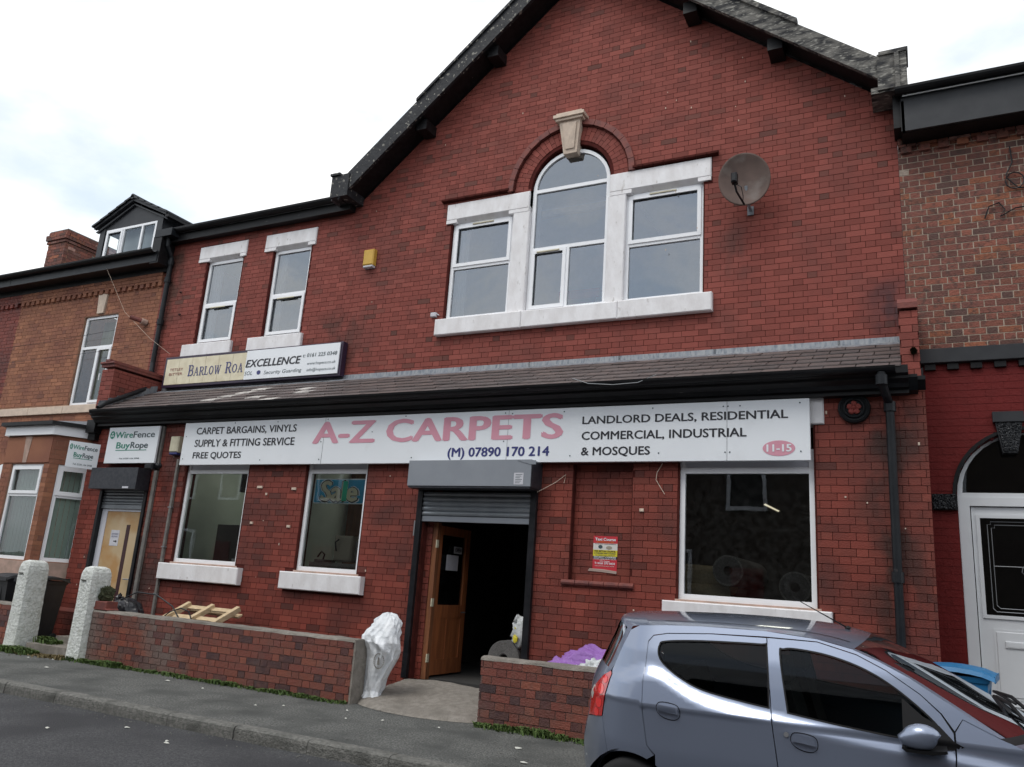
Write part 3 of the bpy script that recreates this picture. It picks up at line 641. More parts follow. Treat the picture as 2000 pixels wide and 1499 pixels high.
# arch of brick voussoirs, drip mould, keystone
AX, AZ = -4.395, 7.20
def vouss(r0, r1, n, y0, y1, m, name, a0=0, a1=math.pi, gap=.006, skip=None, hdr=False):
    for i in range(n):
        t0, t1 = a0+(a1-a0)*i/n, a0+(a1-a0)*(i+1)/n; tm = (t0+t1)/2
        if skip and skip[0] < tm < skip[1]: continue
        parts_ = [(r0, r1)]
        if hdr: rm = r0+(r1-r0)*(.35 if i % 2 else .66); parts_ = [(r0, rm-gap/2), (rm+gap/2, r1)]
        for ra, rb in parts_:
            ga, gb = gap/2/ra, gap/2/rb
            q = MB(); q.col = tintc(); q.col = (q.col[0]*.8, q.col[1], 0, 1)
            q.prism([(AX+ra*math.cos(t0+ga), AZ+ra*math.sin(t0+ga)), (AX+rb*math.cos(t0+gb), AZ+rb*math.sin(t0+gb)), (AX+rb*math.cos(t1-gb), AZ+rb*math.sin(t1-gb)), (AX+ra*math.cos(t1-ga), AZ+ra*math.sin(t1-ga))], y0+random.uniform(-.002, .002), y1)
            q.build(name, m, shop, tint=True)
ks = (R(83), R(97))
vouss(.625, .675, 24, U+.02, U+.14, 'mortar_red', 'voussoir', skip=ks, gap=.004)
vouss(.685, .915, 34, U-.004, U+.12, 'brick_red', 'voussoir', skip=ks, hdr=True)
vouss(.925, 1.01, 16, U-.055, U+.1, 'terracotta', 'drip_mould', skip=(R(86), R(94)), gap=.008)
vouss(.905, .955, 16, U-.030, U+.1, 'mortar_lower', 'drip_mould', skip=(R(86), R(94)), gap=.008)
for x0, x1 in ((-6.58, -5.38), (-3.41, -2.21)):
    n = 8
    for i in range(n):
        a, c = x0+(x1-x0)*i/n, x0+(x1-x0)*(i+1)/n-.006
        q = MB(); q.prism([(U-.075, 7.225), (U+.05, 7.205), (U+.05, 7.285), (U-.02, 7.285), (U-.075, 7.255)], a, c, axis='x'); q.build('drip_mould', 'mortar_lower', shop)
q = MB(); q.add([(-4.50, U-.06, 7.655), (-4.29, U-.06, 7.655), (-4.225, U-.13, 8.16), (-4.565, U-.13, 8.16), (-4.50, U+.1, 7.655), (-4.29, U+.1, 7.655), (-4.225, U+.1, 8.16), (-4.565, U+.1, 8.16)],
    [(0, 1, 2, 3), (4, 0, 3, 7), (1, 5, 6, 2), (0, 4, 5, 1), (3, 2, 6, 7)])
q.add([(-4.465, U-.085, 7.72), (-4.325, U-.085, 7.72), (-4.28, U-.145, 8.12), (-4.51, U-.145, 8.12), (-4.395, U-.125, 7.90)], [(0, 1, 4), (1, 2, 4), (2, 3, 4), (3, 0, 4)])
q.box(-4.61, -4.18, U-.17, U+.05, 8.16, 8.20); q.box(-4.64, -4.15, U-.20, U+.05, 8.20, 8.25); q.box(-4.60, -4.19, U-.18, U+.05, 8.25, 8.28)
q.build('keystone', 'stone_buff', shop)

# ---- the projecting ground floor
LX0, LX1 = -12.60, 0.08
LT = 3.62
lo = [(-10.24, -8.89, 1.385, 3.60), (-7.81, -6.71, 1.385, 3.60), (-2.43, -.97, 1.36, 3.60), (-5.76, -4.22, 0, 3.0), (-12.12, -10.99, 0, 2.86), (-3.70, -2.95, 1.50, 2.86),
      (-10.38, -8.74, 1.14, 1.385), (-7.96, -6.57, 1.14, 1.385), (-2.55, -.84, 1.18, 1.36), (-1.02, -.88, 3.255, 3.56), (-12.6, -11.0, 2.86, 2.9)]
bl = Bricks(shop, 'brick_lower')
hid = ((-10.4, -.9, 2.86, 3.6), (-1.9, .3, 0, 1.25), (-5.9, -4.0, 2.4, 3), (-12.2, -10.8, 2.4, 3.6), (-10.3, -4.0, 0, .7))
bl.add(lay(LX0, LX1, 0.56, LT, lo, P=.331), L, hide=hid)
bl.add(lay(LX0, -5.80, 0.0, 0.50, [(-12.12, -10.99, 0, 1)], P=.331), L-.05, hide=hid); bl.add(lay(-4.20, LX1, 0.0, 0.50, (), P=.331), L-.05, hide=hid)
bl.add(lay(-3.70, -2.95, 1.50, 2.86, (), P=.331), L+.09)
bl.add(lay(-5.80, -5.66, .2, 2.2, (), P=.25), L+.10)
for xx in (-5.76, -4.22):                                    # brick jambs of the doorway
    rows = lay(L+.1, L+.42, .2, 2.6, (), P=.331)
    bl.add(rows, 0, tf=(lambda sx: (lambda x, y, z: (sx[0]+(y if sx[1] > 0 else -y), x, z)))((xx+(.0 if xx < -5 else 0), -1 if xx < -5 else 1)))
# parapet stub and pier of the party walls that stop the pent roof
for (px0, px1, zt) in ((-12.70, -12.39, 4.62), (-.125, .055, 4.50)):
    bk.add(lay(px0, px1, 3.62, zt-.05, (), P=.336), L)
    sgn = 1 if px0 < -5 else 1
    rows = lay(L+.1, U, 3.62, zt-.05, (), P=.336)
    bk.add(rows, 0, tf=(lambda X: (lambda x, y, z: (X-y, x, z)))(px1)); bk.add(rows, 0, tf=(lambda X: (lambda x, y, z: (X+y, x, z)))(px0))
    q = MB(); q.box(px0+.01, px1-.01, L+.01, U, 3.6, zt-.06); q.build('mortar', 'mortar_red', shop)
bk.finish(150); bl.finish(150)
b = MB(); b.plate(rect(LX0, LX1, 0, LT), [rect(-10.22, -8.91, 1.39, LT-.06), rect(-7.79, -6.73, 1.39, LT-.06), rect(-2.41, -.99, 1.365, LT-.06), rect(-5.74, -4.24, .02, 2.98), rect(-12.10, -11.01, .02, 2.84), rect(-3.69, -2.96, 1.505, 2.85)], L+.006, L+.2)
b.box(-3.72, -2.93, L+.098, L+.25, 1.48, 2.9); b.build('mortar', 'mortar_lower', shop)
q = MB(); q.prism([(L-.002, .50), (L-.052, .50), (L-.052, .515), (L-.002, .565), (L+.05, .565), (L+.05, .5)], LX0, -5.81, axis='x'); q.prism([(L-.002, .50), (L-.052, .50), (L-.052, .515), (L-.002, .565), (L+.05, .565), (L+.05, .5)], -4.19, LX1, axis='x')
q.build('plinth_course', 'brick_lower', shop, tint=True)
for i in range(5):
    q = MB(); x = -3.77+i*.175; q.tube([(x, L-.012, 1.475), (x+.168, L-.012, 1.475)], .032, 10); q.build('bullnose_brick', 'terracotta', shop)
q = MB(); q.box(-3.78, -2.92, L-.012, L+.12, 1.44, 1.475); q.build('niche_sill', 'terracotta', shop)
# left edge return of the ground floor and its side
q = MB(); q.box(LX0+.004, LX0+.2, L+.01, U, 0, LT); q.box(LX1-.2, LX1-.004, L+.01, U, 0, LT); q.build('side_wall', 'mortar_lower', shop)
# ground floor windows
sash(shop, -10.235, -8.90, 1.395, 3.0, L+.045, bars_z=(2.775,), fr=.06, gmat='glass_shop', top_panel=1)
sash(shop, -7.80, -6.72, 1.395, 3.0, L+.045, bars_z=(2.775,), fr=.06, gmat='glass_shop', top_panel=1)
sash(shop, -2.42, -.98, 1.37, 3.0, L+.045, bars_z=(2.775,), fr=.065, gmat='glass_shop', top_panel=1)
for x0, x1, z0, z1 in ((-10.38, -8.74, 1.135, 1.375), (-7.965, -6.575, 1.14, 1.375), (-2.555, -.845, 1.15, 1.355)):
    stone('sill', x0, x1, z0, z1, L-.10, .25)
for x0, x1, z in ((-10.235, -8.88, 1.385), (-7.80, -6.70, 1.385), (-2.43, -.96, 1.362)):
    q = MB(); q.rbox(x0-.01, x1+.01, L-.005, L+.1, z-.012, z+.014, .004); q.build('sill_strip', 'stone_pink', shop)
stone('lintel', -2.6, -.875, 3.255, 3.56, L-.03, .2)
# doorway: frame, open door leaf, floor, hall
q = MB(); q.box(-5.66, -5.59, L+.12, L+.20, .20, 2.12); q.box(-5.59, -4.24, L+.12, L+.20, 2.30, 2.38); q.build('door_frame', 'wood_frame', shop)
leaf = hub('door', shop)
def YZ(b, x0, x1, y0, y1, z0, z1): b.box(x0, x1, y0, y1, z0, z1)
q = MB(); lx0, lx1 = -5.655, -5.61
ya, yb, za, zb = 8.99, 9.82, .235, 2.09
YZ(q, lx0, lx1, ya, ya+.10, za, zb); YZ(q, lx0, lx1, yb-.11, yb, za, zb); YZ(q, lx0, lx1, ya+.1, yb-.11, za, za+.19); YZ(q, lx0, lx1, ya+.1, yb-.11, .93, 1.09); YZ(q, lx0, lx1, ya+.1, yb-.11, zb-.11, zb)
YZ(q, lx0, lx1, 9.36, 9.44, za+.19, .93); q.build('stile', 'wood_door', leaf)
for y0, y1 in ((ya+.1, 9.36), (9.44, yb-.11)):
    q = MB(); YZ(q, lx0+.008, lx1-.012, y0, y1, za+.19, .93); q.build('door_panel', 'wood_door', leaf)
q = MB(); q.box(lx0+.015, lx0+.02, ya+.1, yb-.11, 1.09, zb-.11); q.build('pane', 'glass_shop', leaf)
for z in (.45, 1.12, 1.85):
    q = MB(); q.box(-5.60, -5.585, L+.11, L+.16, z-.05, z+.05); q.build('hinge', 'alarm_cream', leaf)
q = MB(); q.tube([(-5.60, 9.73, 1.0), (-5.56, 9.73, 1.0), (-5.56, 9.63, 1.0)], .009, 6); q.build('handle', 'leading', leaf)
q = MB(); q.box(-5.598, -5.594, 9.20, 9.50, 1.53, 1.73); o = q.build('notice', 'paper', leaf)
q = MB(); q.box(-5.598, -5.594, 9.37, 9.58, 1.755, 1.845); q.build('open_sign', 'sign_backing', leaf)
text('OPEN', 9.395, 9.555, 1.775, 1.83, 0, 'black_vinyl', leaf, bold=.03, ref=CAP, tf=lambda u, v: (-5.591, u, v))
# roller shutter
sh = hub('roller_shutter', shop)
q = MB(); q.box(-5.85, -4.11, L-.30, L-.003, 2.54, 2.86); q.build('shutter_box', 'grey_metal', sh)
q = MB(); q.box(-4.106, -4.10, L-.302, L, 2.53, 2.84); q.box(-5.84, -4.12, L-.29, L-.02, 2.515, 2.538); q.build('box_end', 'dark_metal_box', sh)
q = MB(); q.prism([(-4.30, 2.85), (-4.05, 2.85), (-4.05, 2.80), (-4.12, 2.80)], L-.306, L-.302); q.build('box_trim', 'grey_metal', sh)
for i in range(5):
    z = 2.19+i*.062; q = MB(); q.prism([(L-.02, z), (L-.037, z+.012), (L-.040, z+.030), (L-.030, z+.050), (L-.016, z+.060), (L-.01, z+.06), (L-.01, z)], -5.76, -4.22, axis='x'); q.build('slat', 'shutter_metal', sh)
q = MB(); q.prism([(L-.02, 2.115), (L-.030, 2.12), (L-.030, 2.185), (L-.01, 2.188), (L-.01, 2.115)], -5.755, -4.225, axis='x'); q.build('bottom_rail', 'grey_metal', sh)
for xa, xb in ((-5.835, -5.76), (-4.215, -4.135)):
    q = MB(); q.box(xa, xb, L-.055, L-.003, .21, 2.535); q.build('guide_rail', 'black_metal', sh)
q = MB(); q.box(-4.33, -4.205, L-.304, L-.3015, 2.56, 2.70); q.build('sticker', 'paper', sh)
for k, z in enumerate((2.68, 2.66, 2.64, 2.62, 2.60, 2.58)):
    q = MB(); q.box(-4.31, -4.22-.015*(k % 3), L-.3055, L-.3045, z-.003, z+.003); q.build('print_line', 'charcoal_vinyl', sh)
q = MB(); q.box(-5.852, -5.835, L-.06, L-.02, 1.93, 2.12); q.build('lock_plate', 'leading', sh)
# side door with its own shutter box
sd_ = hub('roller_shutter', shop)
q = MB(); q.box(-12.12, -11.0, L-.25, L-.003, 2.46, 2.80); q.build('shutter_box', 'dark_metal_box', sd_)
q = MB(); q.box(-11.30, -11.16, L-.253, L-.2505, 2.47, 2.50); q.build('sticker', 'paper', sd_)
for i in range(5):
    z = 2.235+i*.05; q = MB(); q.prism([(L+.03, z), (L+.013, z+.01), (L+.012, z+.03), (L+.03, z+.046), (L+.04, z+.046), (L+.04, z)], -12.06, -11.05, axis='x'); q.build('slat', 'shutter_metal', sd_)
q = MB(); q.box(-12.06, -11.05, L+.015, L+.04, 2.17, 2.232); q.build('bottom_rail', 'shutter_metal', sd_)
for xa, xb in ((-12.12, -12.06), (-11.05, -10.99)):
    q = MB(); q.box(xa, xb, L-.03, L+.05, .2, 2.46); q.build('guide_rail', 'black_metal', sd_)
dr = hub('door', shop)
q = MB(); q.box(-12.06, -11.93, L+.045, L+.10, .2, 2.18); q.box(-11.93, -11.05, L+.045, L+.10, 2.13, 2.18); q.build('door_frame', 'upvc_panel', dr)
q = MB(); q.box(-11.93, -11.06, L+.055, L+.11, .2, 2.13); q.build('door_leaf', 'beige_door', dr)
q = MB(); q.box(-11.415, -11.335, L+.050, L+.056, .2, 1.92); q.build('glazed_slot', 'door_dark_strip', dr)
q = MB(); q.tube([(-11.10, L+.055, 1.08), (-11.10, L+.01, 1.08), (-11.23, L+.01, 1.08)], .011, 6); q.box(-11.125, -11.075, L+.048, L+.056, .98, 1.25); q.build('handle', 'leading', dr)
q = MB(); q.box(-11.76, -11.56, L+.051, L+.054, 1.58, 1.83); q.build('notice', 'paper', dr)
text('DELIVERIES', -11.74, -11.58, 1.755, 1.78, L+.049, 'navy_vinyl', dr, ref=CAP); text('RECEPTION', -11.73, -11.59, 1.715, 1.74, L+.049, 'navy_vinyl', dr, ref=CAP)
q = MB(); q.add([(-11.67, L+.049, 1.66), (-11.62, L+.049, 1.66), (-11.62, L+.049, 1.675), (-11.585, L+.049, 1.652), (-11.62, L+.049, 1.63), (-11.62, L+.049, 1.645), (-11.67, L+.049, 1.645)], [(0, 6, 5, 4, 3, 2, 1)]); q.build('arrow', 'black_vinyl', dr)
for x0, x1, z1_ in ((-10.895, -10.825, 3.5), (-10.42, -10.375, 2.96)):
    q = MB(); q.rbox(x0, x1, L-.045, L-.003, .3, z1_, .006); q.build('trunking', 'grey_trunking', shop)
for z in (.9, 1.6, 2.2): q = MB(); q.box(-10.435, -10.36, L-.05, L-.002, z, z+.02); q.build('saddle_clip', 'leading', shop)
# area lamps added to brighten the showrooms; only the right-hand room shows a tube
for lx, ly, le in ((-9.3, 9.7, 3.0), (-7.1, 10.2, 3.5), (-1.7, 10.6, 2.0)):
    ld = bpy.data.lights.new('showroom_fill_lamp', 'AREA'); ld.energy = le; ld.size = .5; ld.color = (1, .95, .82)
    lo_ = bpy.data.objects.new('showroom_fill_lamp', ld); C.objects.link(lo_); lo_.location = Vector((lx, ly, 3.28))*S
b = MB(); b.box(-6.45, -6.35, L+.2, 12.6, .2, 3.4); b.build('partition', 'room_dark', shop)  # unseen wall added to keep the lamp light out of the doorway hall
# dim rooms behind the glass
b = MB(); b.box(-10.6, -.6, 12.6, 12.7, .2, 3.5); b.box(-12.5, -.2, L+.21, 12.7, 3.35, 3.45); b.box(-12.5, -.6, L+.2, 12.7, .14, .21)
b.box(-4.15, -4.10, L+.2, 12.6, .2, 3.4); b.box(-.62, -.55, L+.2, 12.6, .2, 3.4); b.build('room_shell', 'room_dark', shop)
b = MB(); b.box(-10.40, -10.27, L+.2, 12.6, .2, 3.4); b.box(-7.98, -7.86, L+.2, 11.6, .2, 3.4); b.box(-10.3, -9.3, 10.3, 10.4, .2, 3.4); b.build('partition', 'room_plaster', shop)
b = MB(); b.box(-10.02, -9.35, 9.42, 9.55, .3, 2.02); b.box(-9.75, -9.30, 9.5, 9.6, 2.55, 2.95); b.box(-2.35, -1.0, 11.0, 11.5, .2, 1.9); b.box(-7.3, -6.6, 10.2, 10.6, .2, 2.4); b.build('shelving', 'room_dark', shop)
b = MB(); b.box(-8.0, -7.55, 9.9, 10.0, .2, 3.0); b.build('partition', 'wood_frame', shop)
b = MB(); b.add([(-1.86, 10.9, 2.64), (-1.84, 10.9, 2.66), (-1.66, 10.93, 2.57), (-1.68, 10.93, 2.555)], [(0, 1, 2, 3)]); b.build('ceiling_tube', 'tube_light', shop)
b = MB(); b.box(-8.3, -.2, U+1.9, U+2.0, 4.6, 8.0); b.box(-12.7, -8.3, U+1.9, U+2.0, 4.6, 7.3); b.box(-12.7, -.2, U+.2, 16, 4.5, 4.6); b.box(-8.3, -.2, U+.2, U+2.0, 7.95, 8.05); b.box(-12.7, -8.3, U+.2, U+2.0, 7.3, 7.36); b.build('room_shell', 'room_light', shop)
for x, w_, z1_ in ((-11.74, .27, 6.9), (-10.10, .22, 6.9), (-6.39, .26, 6.9), (-3.54, .09, 6.9), (-5.02, .10, 7.1)):
    b = MB(); n = 7
    for i in range(n): b.box(x+w_*i/n, x+w_*(i+1)/n, U+.165+.012*(i % 2), U+.185+.012*(i % 2), 5.15, z1_)
    b.build('curtain_or_reveal', 'net_white', shop)  # white panels added close behind the glass, imitating the lit window reveals
b = MB(); b.prism([(-5.3, 6.93), (-3.5, 6.93), (-3.5, 6.84), (-3.9, 6.86), (-4.2, 6.83), (-4.6, 6.85), (-5.0, 6.82), (-5.3, 6.84)], U+.22, U+.30); b.build('ceiling_edge', 'stone_buff', shop)
b = MB(); b.box(-5.3, -3.5, U+.3, U+1.6, 6.93, 7.0); b.build('ceiling_panel', 'room_light', shop)

# ---- pent roof: slates, lead, gutter, cornice
def pr(x, t, up=0):                                          # t 0 at the eaves, 1 at the wall
    return (x, 8.53+(U-8.53)*t, 3.765+.645*t+up)
q = MB(); q.add([pr(-12.39, 0, -.02), pr(-.12, 0, -.02), pr(-.12, 1, -.02), pr(-12.39, 1, -.02)], [(0, 1, 2, 3)]); q.build('roof_deck', 'roof_slate_dark', shop)
nrow = 6; sw = .312; meshes = {}
nx_, nz_ = 0.0, 0.0
for r_ in range(nrow):
    t0 = r_*.152-.02; t1 = t0+.20; off = (r_ % 2)*sw/2
    x = -12.39-off
    while x < -.12:
        xa, xb = max(x, -12.39), min(x+sw-.010, -.125)
        if xb-xa > .05:
            q = MB(); v = random.random(); a_ = xa+random.uniform(-.002, .002)
            white = (-10.2 < xa < -9.5 and abs((xa+10.0)-(r_-1)*.12) < .16) or (-9.15 < xa < -8.3 and r_ < 4 and random.random() < .55)
            q.col = (.97+.03*random.random() if white else v*.9, random.random(), 0, 1)
            jz = random.uniform(0, .006); cut = random.uniform(0, .03) if random.random() < .15 else 0
            slip = random.uniform(-.012, .006)
            p = [pr(xa, t0+slip, .026+jz), pr(xb-cut, t0+slip, .026+jz), pr(xb, t0+slip+cut*.8, .026+jz), pr(xb, t1, .002), pr(xa, t1, .002)]
            p2 = [(u[0], u[1], u[2]-.014) for u in p]
            q.add(p+p2, [(0, 1, 2, 3, 4), (0, 5, 6, 1), (1, 6, 7, 2), (2, 7, 8, 3), (4, 9, 5, 0)])
            q.build('slate', 'slate', shop, tint=True)
        x += sw
x = -12.36
while x < -.16:
    xe = min(x+random.uniform(1.0, 1.5), -.15); q = MB(); n = 10; vs = []
    for i in range(n+1):
        xx = x+(xe+.03-x)*i/n; w1 = random.uniform(-.006, .006)
        vs += [(xx, U-.006, 4.475), (xx, U-.012, 4.41), (xx, U-.05+w1, 4.395), (xx, U-.175+w1, 4.335+w1)]
    q.add(vs, [(i*4+k, i*4+k+1, (i+1)*4+k+1, (i+1)*4+k) for i in range(n) for k in range(3)]); q.build('lead_flashing', 'lead', shop, smooth=False); x = xe
q = MB()                                                     # stepped lead soakers up the left parapet
for i in range(7):
    t = .05+i*.125; p0, p1 = pr(-12.375, t), pr(-12.375, t+.13); q.add([(p0[0], p0[1], p0[2]), (p1[0], p1[1], p1[2]), (p1[0]+.004, p1[1], p1[2]+.12), (p0[0]+.006, p0[1]+.02, p0[2]+.16)], [(0, 1, 2, 3)])
q.build('step_flashing', 'lead', shop)
q = MB(); q.rbox(-12.74, -12.36, L-.05, U, 4.66, 4.70, .01); q.box(-12.72, -12.37, L-.02, U, 4.61, 4.66); q.build('parapet_coping', 'terracotta', shop)
for i in range(3):
    q = MB(); q.prism([(L-.05+.33*i, 4.70), (L+.27+.33*i, 4.70), (L+.27+.33*i, 4.74), (L-.05+.33*i, 4.74)], -12.60, -12.48, axis='x'); q.build('ridge_tile', 'terracotta', shop)
q = MB(); q.prism([(L-.03, 4.46), (U-.0, 4.46), (U, 4.72), (L+.15, 4.62), (L-.03, 4.52)], -.13, .058, axis='x'); q.build('parapet_coping', 'terracotta', shop)
gutter(shop, -12.30, -.17, 8.475, 3.755, .062)
q = MB(); q.prism([(8.52, 3.78), (8.52, 3.70), (8.56, 3.68), (8.56, 3.655), (8.62, 3.62), (8.64, 3.58), (8.69, 3.57), (8.69, 3.53), (8.80, 3.53), (8.80, 3.78)], -12.42, -.06, axis='x')
q.prism([(8.60, 3.70), (8.60, 3.67), (8.64, 3.62), (8.70, 3.56), (8.80, 3.54), (8.80, 3.70)], -.06, .02, axis='x'); q.prism([(8.68, 3.66), (8.80, 3.58), (8.80, 3.70), (8.68, 3.70)], .02, .09, axis='x')
q.build('cornice', 'black_gloss_paint', shop)
q = MB(); q.box(-12.64, -12.42, L-.14, L+.02, 3.42, 3.64); q.box(-12.62, -12.44, L-.09, L+.02, 3.30, 3.42); q.build('corbel', 'black_gloss_paint', shop)
q = MB(); q.box(-12.4, -10.86, L-.03, L+.02, 3.50, 3.53); q.build('fascia', 'black_gloss_paint', shop)
def pipe(parent, pts, r=.042, name='downpipe', collars=()):
    q = MB(); q.tube(pts, r, 12)
    for c in collars: q.tube([(c[0], c[1], c[2]-.05), (c[0], c[1], c[2]+.05)], r*1.35, 12)
    return q.build(name, 'black_pipe', parent, smooth=False)
pipe(shop, [(-.30, 8.475, 3.70), (-.30, 8.475, 3.60), (-.27, 8.60, 3.50), (-.245, 8.72, 3.42), (-.245, 8.72, 0.02)], collars=((-.30, 8.475, 3.62), (-.245, 8.72, 3.40), (-.245, 8.72, 1.72)))
pipe(shop, [(-12.66, U-.22, 7.50), (-12.66, U-.20, 7.25), (-12.66, U-.07, 7.05), (-12.65, U-.07, 4.95), (-12.60, U-.10, 4.72)], r=.045, collars=((-12.66, U-.07, 6.95), (-12.66, U-.07, 6.60), (-12.65, U-.07, 5.75)))
pipe(shop, [(-12.60, U-.10, 4.78), (-12.50, U-.16, 4.52), (-12.40, U-.35, 4.36), (-12.22, 8.62, 3.90), (-12.20, 8.50, 3.80)], r=.040, name='roof_pipe', collars=((-12.58, U-.11, 4.73),))
q = MB(); q.box(-12.9, -12.45, U-.34, U-.02, 7.40, 7.55); q.build('hopper', 'black_pipe', shop)
for z_, x_ in ((6.35, -12.35), (5.9, -12.28)): q = MB(); q.tube([(x_, U, z_), (x_+.12, U-.05, z_-.03)], .010, 5); q.build('iron_peg', 'black_pipe', shop)
# filler spots and old fixings on the brick
rnd = random.Random(5)
q = MB()
for i in range(46):
    x_, z_ = rnd.uniform(-12.4, 0), rnd.uniform(.8, 3.4)
    if any(o_[0]-.05 < x_ < o_[1]+.05 and o_[2]-.05 < z_ < o_[3]+.05 for o_ in lo): continue
    s_ = rnd.uniform(.006, .018); q.box(x_, x_+s_, L-.006, L, z_, z_+s_*rnd.uniform(.6, 3))
for x_, z_, w_ in ((-8.68, 2.52, .10), (-8.02, 2.50, .08), (-8.50, 2.42, .03), (-8.72, 2.0, .05), (-8.02, 1.97, .06), (-2.86, 2.30, .05), (-.86, 3.36, .015)): q.rbox(x_, x_+w_, L-.02, L, z_, z_+.035, .004)
for i in range(20):
    x_, z_ = rnd.uniform(-8, -.2), rnd.uniform(5.0, 9.2); s_ = rnd.uniform(.006, .014); q.box(x_, x_+s_, U-.006, U, z_, z_+s_*2)
q.build('filler_spots', 'stone_buff', shop, kind='stuff')
for (x_, z_) in ((-6.60, 5.30),): q = MB(); q.rbox(x_, x_+.10, U-.05, U-.003, z_, z_+.07, .01); q.tube([(x_+.1, U-.03, z_+.05), (x_+.15, U-.03, z_+.02)], .008, 5); q.build('old_fitting', 'paper', shop)

# ---------------------------------------------------------------- signs
def signpanel(name, x0, x1, z0, z1, y, m, label, cat='sign', d=.03):
    b_ = MB(); b_.rbox(x0, x1, y, y+d, z0, z1, .003); t = thing(name, label, cat, ((x0+x1)/2, y, z0)); b_.build('panel', m, t); return t
sg = signpanel('shop_sign', -10.26, -1.005, 2.855, 3.515, 8.68, 'sign_white', 'long white shop fascia sign with pink A-Z CARPETS lettering', d=.05)
YS = 8.677
for x in (-7.46, -4.55, -1.86): q = MB(); q.box(x-.002, x+.002, YS, YS+.002, 2.856, 3.514); q.build('joint', 'leading', sg)
for t_, a in (('CARPET BARGAINS, VINYLS', (-9.99, -7.975, 3.33, 3.44)), ('SUPPLY & FITTING SERVICE', (-9.99, -7.985, 3.135, 3.25)), ('FREE QUOTES', (-9.99, -8.985, 2.955, 3.055)),
              ('LANDLORD DEALS, RESIDENTIAL', (-3.56, -1.22, 3.31, 3.405)), ('COMMERCIAL, INDUSTRIAL', (-3.56, -1.65, 3.12, 3.22)), ('& MOSQUES', (-3.56, -2.72, 2.935, 3.035))):
    text(t_, a[0], a[1], a[2], a[3], YS, 'black_vinyl', sg, bold=.022, ref=CAP)
text('(M) 07890 170 214', -5.40, -3.97, 2.935, 3.055, YS, 'navy_vinyl', sg, bold=.028, ref=CAP)
text('A-Z CARPETS', -7.66, -3.80, 3.15, 3.465, YS, 'pink_vinyl', sg, bold=.034, ref=CAP)
q = MB(); q.add([(-1.32+.165*math.cos(t), YS, 2.985+.083*math.sin(t)) for t in [2*math.pi*k/32 for k in range(32)]], [tuple(range(32))]); q.build('oval', 'pink_vinyl', sg)
text('11-15', -1.445, -1.19, 2.95, 3.03, YS-.003, 'sign_white', sg, bold=.035, ref=CAP)
q = MB()
for x, z in ((-10.2, 3.3), (-10.2, 2.95), (-9.2, 3.49), (-8.6, 2.92), (-8.35, 3.48), (-7.5, 2.92), (-7.5, 3.17), (-7.42, 3.49), (-6.63, 3.29), (-6.1, 3.49), (-5.95, 2.93), (-4.6, 3.48), (-4.5, 3.47), (-4.6, 3.12), (-3.8, 3.47), (-3.7, 2.93), (-2.7, 3.47), (-2.62, 2.95), (-1.9, 3.46), (-1.85, 3.46), (-1.88, 2.95), (-1.83, 2.95), (-1.72, 3.46), (-1.1, 3.47), (-1.1, 2.95)):
    q.lathe([(.0001, -.003), (.008, -.002), (.009, .001)], (x, YS, z), 'y', 8)
q.build('screw_heads', 'charcoal_vinyl', sg, kind='stuff')

def wirefence(parent, X, big, y=None, tf=None):
    """wording shared by the two small signs; X maps (u 0..1, v 0..1) to the panel"""
    def tx(body, u0, u1, v0, v1, m, bold=.02, ref=CAP):
        text(body, 0, 1, 0, 1, 0, m, parent, bold=bold, ref=ref, tf=lambda a, c: X(u0+(u1-u0)*a, v0+(v1-v0)*c))
    tx('Wire', .145, .50, .70, .88, 'green_vinyl'); tx('Fence', .51, .93, .70, .88, 'charcoal_vinyl')
    tx('Buy', .20, .475, .41, .59, 'green_vinyl', .026); tx('Rope', .485, .83, .41, .59, 'charcoal_vinyl', .026)
    tx('Tel: 0330 124 3998', .22 if not big else .30, .84 if not big else .70, .10 if not big else .11, .17 if not big else .15, 'charcoal_vinyl', .01)
    b_ = MB(); b_.add([X(.20, .345), X(.81, .345), X(.81, .365), X(.20, .365)], [(0, 1, 2, 3)]); b_.build('underline', 'green_vinyl', parent)
    b_ = MB(); b_.add([X(.085+.05*math.cos(t), .79+.11*math.sin(t)) for t in [2*math.pi*k/20 for k in range(20)]], [tuple(range(20))]); b_.build('logo_disc', 'green_vinyl', parent)
    def X2(u, v): p = X(u, v); return (p[0]+off[0], p[1]+off[1], p[2])
    off = (0, -.002) if big else (.0015, -.002)
    b_ = MB()
    for cu, cv, a0 in ((.085, .83, .3), (.07, .76, 2.2), (.10, .76, 4.2)):
        b_.add([X2(cu+.019*math.cos(t+a0)*(1 if k % 2 else .5), cv+.035*math.sin(t+a0)*(1 if k % 2 else .5)) for k, t in enumerate([2*math.pi*k/8 for k in range(8)])], [tuple(range(8))])
    b_.build('logo_mark', 'sign_white', parent)
s2 = signpanel('small_shop_sign', -12.07, -10.86, 2.895, 3.495, 8.70, 'sign_white', 'square white and green rope and fence sign above the black shutter box')
wirefence(s2, lambda u, v: (-12.07+1.21*u, 8.697, 2.895+.60*v), True)

